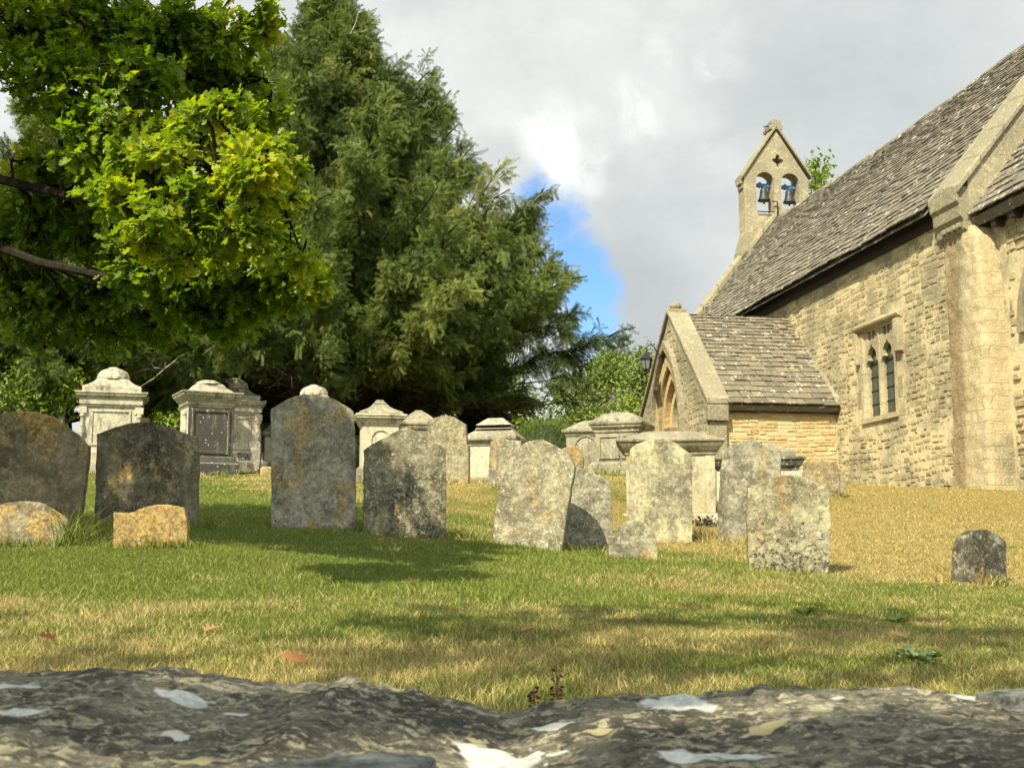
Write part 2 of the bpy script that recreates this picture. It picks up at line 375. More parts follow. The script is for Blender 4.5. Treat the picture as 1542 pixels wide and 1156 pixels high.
for px, py, a_, b_, s_ in ((838,225,20,85,1.0),(800,195,5,55,.8),(950,160,5,70,.75),(1085,78,5,45,.8),(985,95,5,40,.5),(810,600,30,120,.8)):
    q = k.math('MULTIPLY', near(px, py, a_, b_), s_); br = q if br is None else k.math('MAXIMUM', br, q)
br = k.math('MULTIPLY', br, k.mr(k.noise(wd, 17, 8, .62), .40, .60, .15, 1)); cc = k.mix(br, cc, (7.4, 7.6, 7.4))
cc = k.mix(k.math('MULTIPLY', k.mr(k.noise(wd, 22, 7, .65), .35, .65), .22), cc, (4.0, 4.25, 4.25))
dk = None
for px, py, a_, b_, s_ in ((950,470,40,260,.75),(1330,150,60,330,.45),(1010,330,30,200,.4)):
    q = k.math('MULTIPLY', near(px, py, a_, b_), s_); dk = q if dk is None else k.math('MAXIMUM', dk, q)
cc = k.mix(k.math('MULTIPLY', dk, k.math('SUBTRACT', 1.0, br)), cc, (3.1, 3.35, 3.5))
skc = k.mix(1.0, sky.outputs[0], (.66, .92, 1.2), 'MULTIPLY')
fin = k.mix(gap, cc, skc)
fin = k.mix(1.0, fin, k.mr(sx[1], .15, -.55, 1.0, 2.1), 'MULTIPLY')      # unseen sky behind the camera brightened to fill the shaded fronts
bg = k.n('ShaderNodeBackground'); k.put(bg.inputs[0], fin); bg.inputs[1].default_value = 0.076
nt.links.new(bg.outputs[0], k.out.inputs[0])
vs_ = scene.view_settings; vs_.view_transform = 'Standard'; vs_.look = 'None'; vs_.exposure = 1.08; vs_.gamma = 1.0
scene.cycles.max_bounces = 6; scene.cycles.diffuse_bounces = 3; scene.cycles.transmission_bounces = 4
scene.cycles.sample_clamp_indirect = 6.0

# ------------------------------------------------------------------ the ground and its grass
def smooth(a, b, x):
    t = np.clip((x - a) / (b - a), 0, 1); return t * t * (3 - 2 * t)
def vnoise(x, y, f, seed=0):
    """cheap tileless value noise for numpy arrays"""
    x = np.asarray(x) * f + seed * 17.3; y = np.asarray(y) * f - seed * 9.1
    xi = np.floor(x).astype(np.int64); yi = np.floor(y).astype(np.int64); fx = x - xi; fy = y - yi
    fx = fx * fx * (3 - 2 * fx); fy = fy * fy * (3 - 2 * fy)
    def h(a, b):
        n = (a * 374761393 + b * 668265263 + seed * 974711) & 0x7fffffff
        n = ((n ^ (n >> 13)) * 1274126177) & 0x7fffffff
        return ((n ^ (n >> 16)) & 0xffff) / 65535.0
    return (h(xi, yi) * (1 - fx) + h(xi + 1, yi) * fx) * (1 - fy) + (h(xi, yi + 1) * (1 - fx) + h(xi + 1, yi + 1) * fx) * fy
def fbm(x, y, f, seed=0):
    return (vnoise(x, y, f, seed) + .5 * vnoise(x, y, 2.1 * f, seed + 1) + .25 * vnoise(x, y, 4.3 * f, seed + 2)) / 1.75
def dryness(x, y):
    """parched turf on the open bank, green turf where trees keep it moist"""
    x = np.asarray(x, float); y = np.asarray(y, float)
    bank = smooth(9.6, 11.5, y + .55 * (x - 1.5)) * smooth(-1.6, -.1, x + .42 * (y - 11.2))
    green = smooth(6.2, 7.3, y) * smooth(1.4, -.3, x - .3 * (y - 8))
    dd = .37 + .50 * bank - .36 * green + .10 * smooth(11.5, 14, y) + .05 * smooth(7.2, 6.0, y)
    dd = dd + (fbm(x, y * 1.5, 1.1, 3) - .5) * 1.1 + (fbm(x, y * .8, 5.0, 8) - .5) * .5
    return np.clip(dd, 0, 1)

kg = NT('turf'); vg = kg.coord(0, kind='Object'); dr = kg.attr('dry')
na = kg.noise(vg, 9, 8, .7); nb = kg.noise(kg.coord(1, (1, .5, 1)), 60, 6, .75)
gcol = kg.mix(kg.mr(nb, .3, .7), (.075,.105,.016), (.155,.20,.034))
dcol = kg.mix(kg.mr(nb, .3, .7), (.20,.155,.045), (.44,.35,.125))
gc = kg.mix(kg.mr(kg.math('ADD', dr, kg.math('MULTIPLY', kg.math('SUBTRACT', na, .5), .7)), .2, .85), gcol, dcol)
gc = kg.mix(kg.math('MULTIPLY', kg.mr(kg.noise(vg, 24, 6, .7), .60, .72), .6), gc, (.07,.055,.022))
kg.surf(gc, .95, kg.bump(kg.math('ADD', nb, na), 1.0, .05), .1)
xs = np.r_[np.linspace(-14, 14, 190), np.geomspace(14.6, 700, 26)]; xs = np.r_[-np.geomspace(14.6, 700, 26)[::-1], xs]
ys = np.r_[-np.geomspace(1.2, 300, 14)[::-1], np.linspace(-.8, 3, 40), np.linspace(3.1, 32, 210), np.geomspace(33, 900, 30)]
gx, gy = np.meshgrid(xs, ys); gz = Gv(gx, gy) + (fbm(gx, gy, 1.6, 5) - .5) * .05 * (gy > 2) * (gy < 40) + (fbm(gx, gy, .55, 9) - .5) * .12 * (gy > 6) * (gy < 40)
V = np.c_[gx.ravel(), gy.ravel(), gz.ravel()]; nx, ny = len(xs), len(ys)
ii = (np.arange(ny - 1)[:, None] * nx + np.arange(nx - 1)[None, :]).ravel()
T = np.r_[np.c_[ii, ii + 1, ii + nx + 1], np.c_[ii, ii + nx + 1, ii + nx]]
ground = np_mesh('ground', V, T, {'dry': dryness(V[:, 0], V[:, 1])}, kg.m); tag(ground, kind='structure')
ground.data.polygons.foreach_set('use_smooth', [True] * len(ground.data.polygons))
def GZ(x, y):
    x = np.asarray(x, float); y = np.asarray(y, float)
    return Gv(x, y) + (fbm(x, y, 1.6, 5) - .5) * .05 * (y > 2) * (y < 40) + (fbm(x, y, .55, 9) - .5) * .12 * (y > 6) * (y < 40)

kb = NT('grass_blades'); t = kb.attr('tint'); dr = kb.attr('dry')
gb = kb.mix(t, (.098,.132,.020), (.25,.285,.062)); db = kb.mix(t, (.255,.20,.066), (.52,.43,.185))
bc = kb.mix(kb.mr(kb.math('ADD', dr, kb.math('MULTIPLY', kb.math('SUBTRACT', t, .5), .5)), .35, .65), gb, db)
GRASS = kb.leaf(bc, bc, .3, .6, .2)
TUFTS = []          # (x, y, radius, count, height): filled by the stones, which keep the mower away
def build_grass():
    bx, by, bh, bw = [], [], [], []
    def band(y0, y1, N, h, wd_):
        yy = y0 + (y1 - y0) * rng.random(N); xx = (rng.random(N) * 2 - 1) * (yy * .47 + .5)
        bx.append(xx); by.append(yy); bh.append(h * (.45 + .9 * rng.random(N)) * (.7 + .7 * vnoise(xx, yy, 2.2, 4))); bw.append(np.full(N, wd_))
    for y0, y1, N, h, wd_ in ((1.5,3,22000,.042,.0026),(3,4.5,75000,.034,.0023),(4.5,6.5,95000,.029,.0028),(6.5,9,105000,.026,.0034),(9,12,90000,.028,.0048),(12,16,70000,.026,.006),(16,21,50000,.030,.0085),(21,26,14000,.034,.011)):
        band(y0, y1, N, h, wd_)
    for x, y, r, c, h in TUFTS:
        a = rng.random(c) * 6.283; q = r * (.3 + .7 * rng.random(c))
        bx.append(x + q * np.cos(a)); by.append(y + .5 * q * np.sin(a)); bh.append(h * (.5 + .8 * rng.random(c))); bw.append(np.full(c, .0016 + .0005 * y))
    x = np.concatenate(bx); y = np.concatenate(by); h = np.concatenate(bh); wd_ = np.concatenate(bw)
    lw = (x - A.x) * RV.x + (y - A.y) * RV.y; ls = (x - A.x) * UV.x + (y - A.y) * UV.y
    keep = ~((lw > -.06) & (ls > -12)) & ~((lw > -2.9) & (ls > 4.6))
    x, y, h, wd_ = x[keep], y[keep], h[keep], wd_[keep]; N = len(x)
    z = GZ(x, y) - .004; a = rng.random(N) * 6.283; lean = h * (.3 + 1.2 * rng.random(N) ** 1.3)
    fx = rng.random(N) * 6.283; sxx, sy = np.cos(a), np.sin(a); lx, ly = np.cos(fx) * lean, np.sin(fx) * lean
    p = np.zeros((N, 5, 3))
    p[:, 0] = np.c_[x - sxx * wd_ / 2, y - sy * wd_ / 2, z]; p[:, 1] = np.c_[x + sxx * wd_ / 2, y + sy * wd_ / 2, z]
    p[:, 2] = np.c_[x + lx * .35 - sxx * wd_ * .4, y + ly * .35 - sy * wd_ * .4, z + h * .55]; p[:, 3] = np.c_[x + lx * .35 + sxx * wd_ * .4, y + ly * .35 + sy * wd_ * .4, z + h * .55]
    p[:, 4] = np.c_[x + lx, y + ly, z + h * .95]
    tt = np.array([[0, 1, 3], [0, 3, 2], [2, 3, 4]]); tri = (tt[None] + (np.arange(N) * 5)[:, None, None]).reshape(-1, 3)
    tint = np.repeat(rng.random(N), 5); dry = np.repeat(np.clip(dryness(x, y) + (rng.random(N) - .5) * .5, 0, 1), 5)
    g = np_mesh('grass', p.reshape(-1, 3), tri, {'tint': tint, 'dry': dry}, GRASS); tag(g, kind='stuff')

# ------------------------------------------------------------------ church, built in its own frame (x into the nave, y away from the camera)
A = at(1435, 738, 22.0)
ang = math.atan((771 - 445) * math.cos(TH) / F)
RV = Vector((math.cos(ang), math.sin(ang), 0)); UV = Vector((-math.sin(ang), math.cos(ang), 0))
def loc(px, py, w=None, s=None):
    dx, dz = ray(px, py); dv = Vector((dx, 1, 0)); dw = dv.dot(RV); ds = dv.dot(UV); w0 = A.dot(Vector((RV.x, RV.y, 0))); s0 = A.dot(Vector((UV.x, UV.y, 0)))
    t = (w + w0) / dw if w is not None else (s + s0) / ds
    return t * dw - w0, t * ds - s0, t * dz - A.z
def toworld(w, s, z): return Vector((A.x + RV.x * w + UV.x * s, A.y + RV.y * w + UV.y * s, A.z + z))

church = empty('church', A, ang)
tag(church, 'old rubble stone church with slate roof, porch and twin bell gable', 'church')
M_WALL = wall_mat('nave_rubble', 1.0, grey=.8)
M_PORCH = wall_mat('porch_rubble', 2.0, ((.47,.35,.16),(.40,.30,.14),(.54,.44,.25)), (.57,.49,.29), .25)
M_GABLE = wall_mat('gable_rubble', 3.0, ((.35,.31,.20),(.27,.24,.16),(.42,.38,.25)), (.45,.41,.28), .8)
M_DRESS = wall_mat('dressed_stone', 4.0, ((.42,.355,.215),(.36,.31,.195),(.47,.41,.27)), grey=.7, dress=True)
M_BUTT = wall_mat('stained_pier_stone', 10.0, ((.48,.40,.24),(.43,.36,.22),(.54,.47,.31)), grey=.5, dress=True, stain=-.50+10.0*1.93, joints=True)
M_GREYD = wall_mat('weathered_dressed_stone', 5.0, ((.28,.255,.17),(.24,.22,.15),(.33,.30,.205)), grey=.95, dress=True)
M_ARCH = wall_mat('warm_dressed_stone', 6.0, ((.56,.41,.20),(.50,.37,.18),(.60,.48,.27)), grey=.05, dress=True)
M_SLATE = slate_mat('nave_slates', 7.0, .55, (.18,.16,.12), (.10,.092,.075)); M_SLATE2 = slate_mat('porch_slates', 8.0, .50, (.20,.17,.115), (.115,.104,.078))
M_WOOD = plain_mat('dark_timber', (.022,.016,.011), .8); M_LEAD = plain_mat('leaded_glass', (.035,.05,.04), .18, 0, .6, .6, 9)
M_IRON = plain_mat('black_iron', (.018,.018,.02), .55); M_BLUE = plain_mat('faded_blue_paint', (.05,.12,.24), .8); M_BRONZE = plain_mat('dark_bronze', (.045,.05,.05), .5, .4)

def rubble(mb, fn, s0, s1, z0, z1, skip=None, ch=(.09,.17), ln=(.14,.42), prot=(.010,.034), gap=.012, seed=1):
    r = random.Random(seed); s = s0          # built up in short lifts, so that courses do not run through
    while s < s1 - .01:
        e = s + r.uniform(.7, 1.7); e = s1 if s1 - e < .6 else e
        rubble_lift(mb, fn, s, e, z0, z1, skip, ch, ln, prot, gap, r.randrange(10**6)); s = e
def rubble_lift(mb, fn, s0, s1, z0, z1, skip=None, ch=(.09,.17), ln=(.14,.42), prot=(.010,.034), gap=.012, seed=1):
    r = random.Random(seed); z = z0
    while z < z1 - .04:
        h = min(r.uniform(*ch), z1 - z)
        s = s0 - r.random() * .2
        while s < s1:
            L = r.uniform(*ln); a, b = max(s, s0), min(s + L, s1); zz = z + r.uniform(-.012, .012) + .035 * math.sin(1.7 * s + seed) * min(1, (z - z0) * 2, (z1 - z) * 2); hh = h * r.uniform(.72, 1.08)
            s += L
            if b - a < .06: continue
            if skip and any(skip(p, q) for p in (a, (a+b)/2, b) for q in (zz, zz+hh)): continue
            e = gap * r.uniform(.6, 1.8); p = r.uniform(*prot); cx, cz = (a+b)/2, zz+hh/2; hx, hz = (b-a)/2 - e, hh/2 - e
            if hx < .02 or hz < .015: continue
            ring = []
            for sx_, sz_, ox, oz in ((-1,-1,.3,0),(1,-1,-.3,0),(1,-1,0,.35),(1,1,0,-.35),(1,1,-.3,0),(-1,1,.3,0),(-1,1,0,-.35),(-1,-1,0,.35)):
                ring.append((cx + sx_*hx + ox*hz*r.uniform(.5,1.2) + r.uniform(-.008,.008), cz + sz_*hz + oz*hz*r.uniform(.4,1.1) + r.uniform(-.008,.008)))
            base = [fn(q[0], q[1], -.004) for q in ring]
            mid = [fn(q[0], q[1], p*.6) for q in ring]
            top = [fn(cx + (q[0]-cx)*.82, cz + (q[1]-cz)*.74, p + r.uniform(-.005,.005)) for q in ring]
            mb.add(base + mid + top, [(i,(i+1)%8,8+(i+1)%8,8+i) for i in range(8)] + [(8+i,8+(i+1)%8,16+(i+1)%8,16+i) for i in range(8)] + [tuple(range(16,24))], r.random())
        z += h

def slates(mb, org, along, up, nrm, L, S, e0=.27, e1=.13, wid=(.16,.42), thick=.022, seed=1, clip=None):
    r = random.Random(seed); org, along, up, nrm = Vector(org), Vector(along), Vector(up), Vector(nrm); q = 0.0
    while q < S - .02:
        e = e0 + (e1 - e0) * (q / S); e *= r.uniform(.93, 1.07); top = min(q + e * 2.0, S); x = -r.random() * .2
        while x < L:
            wd_ = r.uniform(*wid) * (1.1 - .35 * q / S); a, b = max(x, 0), min(x + wd_, L); x += wd_
            if b - a < .05 or (clip and clip((a+b)/2, q)): continue
            g = r.uniform(.003, .009); j = r.uniform(-.018, .018); lift = r.uniform(.030, .046); th = thick * r.uniform(.8, 1.35); sk = r.uniform(-.012, .012)
            def P(xx, qq, h): return org + along*xx + up*qq + nrm*h
            a += g; b -= g
            vs = [P(a, q+j, lift), P(b, q+j+sk, lift+r.uniform(-.006,.006)), P(b-g, top, .006), P(a+g, top, .006),
                  P(a, q+j, lift+th), P(b, q+j+sk, lift+th), P(b-g, top, .006+th*.6), P(a+g, top, .006+th*.6)]
            mb.add(vs, [(3,2,1,0),(4,5,6,7),(0,1,5,4),(1,2,6,5),(2,3,7,6),(3,0,4,7)], min(1, max(0, r.gauss(.5, .28))))
        q += e

EZ, RZ, HW = 4.96, 9.05, 3.0                 # eave edge height, ridge height, half width of the nave
NL = 15.1                                    # the nave runs from the east gable (0) to here
SL = math.hypot(HW + .3, RZ - EZ); UPV = ((HW + .3) / SL, 0, (RZ - EZ) / SL); NRM = (-(RZ - EZ) / SL, 0, (HW + .3) / SL)
def sag(mb):
    mb.v = [(x, y, z - .10 * math.sin(math.pi * min(max(y / NL, 0), 1)) * min(max((x + .3) / 3.3, 0), 1) + .015 * math.sin(y * 1.9 + x)) for x, y, z in mb.v]

# window opening in the nave wall
WS0, WS1, WZ0, WZ1 = 1.86, 3.42, 1.60, 3.34
b = MB(); M = -1.0
b.box(0, .7, -.4, WS0, -.5, 5.0, M); b.box(0, .7, WS1, NL, -.5, 5.0, M)
b.box(0, .7, WS0, WS1, -.5, WZ0 - .10, M); b.box(0, .7, WS0, WS1, WZ1, 5.0, M)
b.box(2*HW-.7, 2*HW, -.4, NL, -.5, 5.0, M)
def skipwin(s, z): return WS0 - .16 < s < WS1 + .16 and WZ0 - .22 < z < WZ1 + .22
wf = lambda s, z, d: (-d, s, z)
rubble(b, wf, -.24, NL, .12, 3.55, skipwin, (.05,.14), (.07,.30), (.001,.020), .015, seed=3)
rubble(b, wf, -.12, NL, 3.56, 4.92, skipwin, (.09,.19), (.12,.46), (.001,.012), .011, seed=4)
b.build('nave_wall', M_WALL, church, fix=False)
b = MB(); b.box(-.10, -.002, -1.3, 4.6, -.5, .10, .3)
rubble(b, lambda s, z, d: (-.10 - d, s, z), -1.3, 4.6, -.05, .12, None, (.10,.16), (.2,.5), (.01,.05), seed=9); b.build('wall_plinth', M_GREYD, church, fix=False)

roof = MB()
slates(roof, (-.3, 0, EZ), (0,1,0), UPV, NRM, NL, SL, .20, .11, (.16,.40), .026, 5)
roof.prism([(-.28, EZ - .03), (HW, RZ - .04), (2*HW + .28, EZ - .03), (2*HW + .28, EZ - .06), (HW, RZ - .25), (-.28, EZ - .06)], lambda a, c, d: (a, d, c), .0, NL, .2)
sag(roof); roof_o = roof.build('nave_roof', M_SLATE, church)
b = MB(); s = 0.0
while s < NL:
    L = random.uniform(.4, .6); e = min(s + L, NL)
    b.prism([(HW - .17, RZ - .14), (HW, RZ + .10), (HW + .17, RZ - .14), (HW, RZ - .02)], lambda a, c, d: (a, d, c + .0), s + .004, e - .004, random.random()); s = e
sag(b); b.build('ridge_tiles', M_SLATE, roof_o, fix=False)
b = MB(); b.box(-.07, -.004, .0, NL, EZ - .22, EZ + .10, .3)
b.build('eave_shade_board', M_WOOD, church)  # recessed board kept near-black to stand for the eave's shadow

# east gable of the nave: parapet with coping, kneeler and buttress
b = MB(); gy0, gy1 = -1.02, -.40
b.prism([(-.02, 3.6), (-.02, 5.30), (HW, RZ - .02), (2*HW, 5.1), (2*HW, -.4), (.55, -.4), (.55, 3.6)], lambda a, c, d: (a, d, c), gy0, gy1, M)
b.build('east_gable_wall', M_GREYD, church)
b = MB()
for sgn in (1, -1):
    X = lambda a: a if sgn == 1 else 2*HW - a
    n = 7
    for i in range(n):
        f0, f1 = i / n + .003, (i + 1) / n - .003
        P0 = (-.24 + (HW + .24)*f0, 5.02 + (RZ - .04 - 5.02)*f0); P1 = (-.24 + (HW + .24)*f1, 5.02 + (RZ - .04 - 5.02)*f1)
        b.loft([[(X(p[0]), gy0 - .06, p[1] + .0), (X(p[0]), -.004, p[1] + .0), (X(p[0]), -.004, p[1] + .13), (X(p[0]), (gy0)/2, p[1] + .21), (X(p[0]), gy0 - .06, p[1] + .12)] for p in (P0, P1)], random.random())
b.build('gable_coping', M_GREYD, church, bevel=.015)
b = MB()       # kneeler under the foot of the coping
b.prism([(-.03, 4.34), (-.10, 4.42), (-.11, 4.56), (-.17, 4.64), (-.18, 4.84), (-.23, 4.90), (-.23, 5.06), (-.1, 5.16), (.1, 5.16), (.1, 4.34)], lambda a, c, d: (a, d, c), -1.0, -.05, .5)
for i in range(4): b.box(-.17, -.112, -.92 + i*.17, -.80 + i*.17, 4.45, 4.54, .4)
b.build('kneeler', M_GREYD, church, bevel=.02)
b = MB()       # the worn pier between nave and chancel
prof = [(-.5, .15, -1.46, -.16), (.0, .15, -1.46, -.16), (.9, .13, -1.43, -.18), (1.0, .11, -1.41, -.20), (2.6, .10, -1.40, -.20), (3.4, .09, -1.36, -.18), (4.2, .06, -1.24, -.12), (4.45, .035, -1.08, -.10)]
rings = []
for z, wq, s0, s1 in prof:
    rings.append([(.6, s0 + .0, z), (.02, s0 + .0, z), (-wq*.85, s0 + .02, z), (-wq, s0 + .10, z), (-wq, (s0+s1)/2, z), (-wq*.9, s1 - .12, z), (-wq*.35, s1, z), (.6, s1, z)])
full = []
for q0_, q1_ in zip(rings, rings[1:]):
    nn = max(1, int((q1_[0][2] - q0_[0][2]) / .055))
    for i in range(nn):
        f_ = i / nn; full.append([tuple(a_ + (c_ - a_)*f_ for a_, c_ in zip(u_, v_)) for u_, v_ in zip(q0_, q1_)])
full.append(rings[-1])
def dense(ring):
    out = []
    for a_, c_ in zip(ring, ring[1:] + ring[:1]):
        m_ = max(1, int(math.dist(a_, c_) / .055))
        for i in range(m_):
            p_ = Vector(a_) + (Vector(c_) - Vector(a_))*i/m_; out.append(p_)
    return out
full = [dense(r_) for r_ in full]; cnt = max(len(r_) for r_ in full); ringsd = []
for r_ in full:
    idx = [int(i*len(r_)/cnt) for i in range(cnt)]; rr_ = []
    for i in range(cnt):
        f_ = i*len(r_)/cnt; a_ = r_[int(f_)]; c_ = r_[(int(f_)+1) % len(r_)]; p_ = a_ + (c_ - a_)*(f_ - int(f_))
        d_ = .030*mnoise.noise(p_*2.6) + .026*mnoise.noise(p_*8.0) + .014*mnoise.noise(p_*19.0) + (.012 if int(p_.z/.3 + 50) % 2 else 0)*(.5 + mnoise.noise(Vector((p_.y*2.2, p_.z//.3, 1))))
        rr_.append((p_.x - (d_ if p_.x < .3 else 0), p_.y - (d_*.6 if p_.y < -1.2 else 0), p_.z))
    ringsd.append(rr_)
b.loft(ringsd, .5)
b.build('buttress', M_BUTT, church, smooth=True)

# west gable, coping and bellcote
WY = NL
b = MB(); b.prism([(0, -.4), (0, 5.03), (HW, RZ + .05), (2*HW, 5.03), (2*HW, -.4)], lambda a, c, d: (a, d, c), WY, WY + .55, M)
b.build('west_gable_wall', M_GABLE, church)
b = MB()
for sgn in (1, -1):
    X = lambda a: a if sgn == 1 else 2*HW - a
    for i in range(7):
        f0, f1 = i / 7 + .003, (i + 1) / 7 - .003
        P0 = (-.40 + (HW + .40)*f0, 4.85 + (RZ - 4.72)*f0); P1 = (-.40 + (HW + .40)*f1, 4.85 + (RZ - 4.72)*f1)
        b.loft([[(X(p[0]), WY - .06, p[1]), (X(p[0]), WY + .62, p[1]), (X(p[0]), WY + .62, p[1] + .20), (X(p[0]), WY + .28, p[1] + .30), (X(p[0]), WY - .06, p[1] + .20)] for p in (P0, P1)], random.random())
b.build('west_coping', M_GREYD, church, bevel=.015)

BY = WY + .02
def bl(px, py): q = loc(px, py, s=BY); return (q[0], q[2])
xl, ze = bl(1120, 266); xr = bl(1217, 266)[0]; xc = (xl + xr) / 2; apx = bl(1171, 197)[1]
zb = bl(1120, 352)[1]; spr = bl(1150, 272)[1]; crn = bl(1150, 259)[1]
a0, a1 = bl(1139, 290)[0], bl(1165.5, 290)[0]; c0, c1 = bl(1176.5, 290)[0], bl(1203.5, 290)[0]
sill1 = bl(1150, 321)[1]
q0 = bl(1171, 242)
def arch(x0, x1, z0, z1, n=10):
    return [((x0+x1)/2 - (x1-x0)/2*math.cos(math.pi*i/n), z0 + (z1-z0)*math.sin(math.pi*i/n)) for i in range(n+1)]
b = MB(); xm = (a1 + c0) / 2; fnb = lambda a, c, d: (a, d, c); Y0, Y1 = BY, BY + .50
def quat(side):
    pts = []
    for i in range(13):
        th = -math.pi/2 + math.pi*i/12
        rr = .085 + .085*abs(math.cos(2*th))**1.5
        pts.append((q0[0] + side*rr*math.cos(th)*1.1, q0[1] + rr*math.sin(th)*1.15))
    return pts
left = [(xl, zb)] + [(xl, ze), (xm, apx)] + [(xm, quat(-1)[-1][1])] + [p for p in quat(-1)[::-1]][1:-1] + [(xm, quat(-1)[0][1])] + [(xm, sill1 - .9), (a1, sill1 - .9), (a1, spr)] + arch(a0, a1, spr, crn)[::-1][1:] + [(a0, zb)]
right = [(xr, sill1 - .5), (xr, ze), (xm, apx), (xm, quat(1)[-1][1])] + [p for p in quat(1)[::-1]][1:-1] + [(xm, quat(1)[0][1]), (xm, sill1 - .9), (c0, sill1 - .9), (c0, spr)] + arch(c0, c1, spr, crn)[1:] + [(c1, sill1 - .5)]
b.prism(left, fnb, Y0, Y1, .4); b.prism(right, fnb, Y0, Y1, .6)
b.box(a0 + .002, a1 - .002, Y0 + .01, Y1 - .01, sill1 - .9, sill1, .8); b.box(c0 + .002, c1 - .002, Y0 + .01, Y1 - .01, sill1 - .9, sill1 + .18, .8)
bt = zb                                      # splayed base
b.loft([[(xl - .16, Y0 - .08, bt - 1.6), (a0 + .28, Y0 - .08, bt - 1.6), (a0 + .28, Y1 + .08, bt - 1.6), (xl - .16, Y1 + .08, bt - 1.6)],
        [(xl - .16, Y0 - .08, bt - .55), (a0 + .25, Y0 - .08, bt - .55), (a0 + .25, Y1 + .08, bt - .55), (xl - .16, Y1 + .08, bt - .55)],
        [(xl + .0, Y0 - .005, bt + .10), (a0 + .004, Y0 - .005, bt + .10), (a0 + .004, Y1 + .005, bt + .10), (xl + .0, Y1 + .005, bt + .10)]], .5)
bellcote = b.build('bell_gable', M_GABLE, church)
b = MB()
for (ex, ez), sg in ((bl(1116, 268), 1), (bl(1221, 267), -1)):
    tx, tz = xm, apx + .10
    b.loft([[(p[0], Y0 - .07, p[1] - .02), (p[0], Y1 + .07, p[1] - .02), (p[0], Y1 + .07, p[1] + .09), (p[0], (Y0+Y1)/2, p[1] + .15), (p[0], Y0 - .07, p[1] + .09)] for p in ((ex, ez - .02), ((ex+tx)/2, (ez+tz)/2 + .0), (tx - sg*.002, tz))], .5)
b.build('coping', M_GREYD, bellcote, bevel=.012)
b = MB(); b.loft([[(xm + sx_*wv, (Y0+Y1)/2 + sy_*.3, z) for sx_, sy_ in ((-1,-1),(1,-1),(1,1),(-1,1))] for wv, z in ((.20, apx + .02), (.22, apx + .12), (.15, apx + .17), (.17, apx + .30), (.10, apx + .36))], .5)
b.build('finial', M_GREYD, bellcote, bevel=.02)
b = MB()
for x0 in (xl - .10,):
    b.box(x0, xl - .003, Y0 + .05, Y1 - .05, ze - .20, ze - .06, .5); b.box(x0 + .05, xl - .003, Y0 + .05, Y1 - .05, ze - .34, ze - .23, .5)
b.build('corbel', M_GREYD, bellcote)
b = MB(); lx = bl(1164, 300); b.tube([(a0 + .45, Y0 - .10, lx[1] - .1), (a1 - .05, Y0 - .10, lx[1] - .1), (a1 + .06, Y0 - .10, lx[1] - .1), (a1 + .06, Y0 - .10, lx[1] - .75)], .022, 5)
b.tube([(a0, Y0 - .05, sill1 + .03), (a1 + .06, Y0 - .06, sill1 + .03)], .018, 5); b.build('iron_bracket', M_IRON, bellcote)

def bell(px, py, lab):
    q = loc(px, py, s=BY + .30); o = empty('church_bell', toworld(q[0], q[1], q[2] - .42), ang)
    tag(o, lab, 'bell', 'bells hanging in the bell gable')
    m = MB(); m.lathe([(.19,0),(.195,.03),(.165,.07),(.135,.16),(.12,.27),(.115,.34),(.09,.385),(.03,.40)], n=24); m.build('bell_body', M_BRONZE, o, smooth=True)
    m = MB(); m.tube([(0,0,.3),(0,0,-.06)], .014, 6); m.lathe([(.001,-.10),(.03,-.085),(.03,-.05),(.001,-.03)], n=10); m.build('clapper', M_IRON, o)
    m = MB(); m.box(-.235,.235,-.05,.05,.44,.54); m.box(-.07,.07,-.045,.045,.40,.44); m.box(-.16,-.10,-.06,.06,.42,.58); m.box(.10,.16,-.06,.06,.42,.58); m.build('headstock', M_BLUE, o, bevel=.008)
    m = MB(); m.tube([(.06,0,.50),(.28,-.12,.80)], .02, 6); m.build('lever', M_BLUE, o)
    return o
bell(1150, 283, 'dark bronze bell under blue headstock in the left arch of the bell gable')
bell(1188, 286, 'dark bronze bell under blue headstock in the right arch of the bell gable')

# grey pigeon on the slope of the bellcote coping
q = loc(1160, 194, s=BY + .20); pg = toworld(q[0], q[1], q[2])
def skin_obj(name, pts, edges, rads, mat, parent=None, loc_=None, rz=0, sub=2):
    me = bpy.data.meshes.new(name); me.from_pydata(pts, edges, []); o = link(name, me, mat, parent, loc_, rz)
    md = o.modifiers.new('Skin', 'SKIN'); me.skin_vertices[0].data[0].use_root = True
    for i, rr in enumerate(rads): me.skin_vertices[0].data[i].radius = (rr, rr) if not isinstance(rr, tuple) else rr
    sb = o.modifiers.new('Subdivision', 'SUBSURF'); sb.levels = sb.render_levels = sub
    return o
M_PIG = plain_mat('grey_feathers', (.16,.17,.19), .8)
bird = skin_obj('pigeon', [(-.24,0,.045),(-.13,0,.085),(-.04,0,.125),(.06,0,.165),(.10,0,.225),(.115,0,.262),(.165,0,.258),(.0,.03,.04),(.0,.03,-.01),(.0,-.03,.04),(.0,-.03,-.01)],
    [(0,1),(1,2),(2,3),(3,4),(4,5),(5,6),(2,7),(7,8),(2,9),(9,10)], [(.03,.012),(.05,.035),(.075,.065),(.065,.06),(.035,.035),(.032,.032),(.007,.006),.012,.007,.012,.007], M_PIG, None, pg, ang)
tag(bird, 'grey pigeon perched on the sloping coping of the bell gable', 'bird')

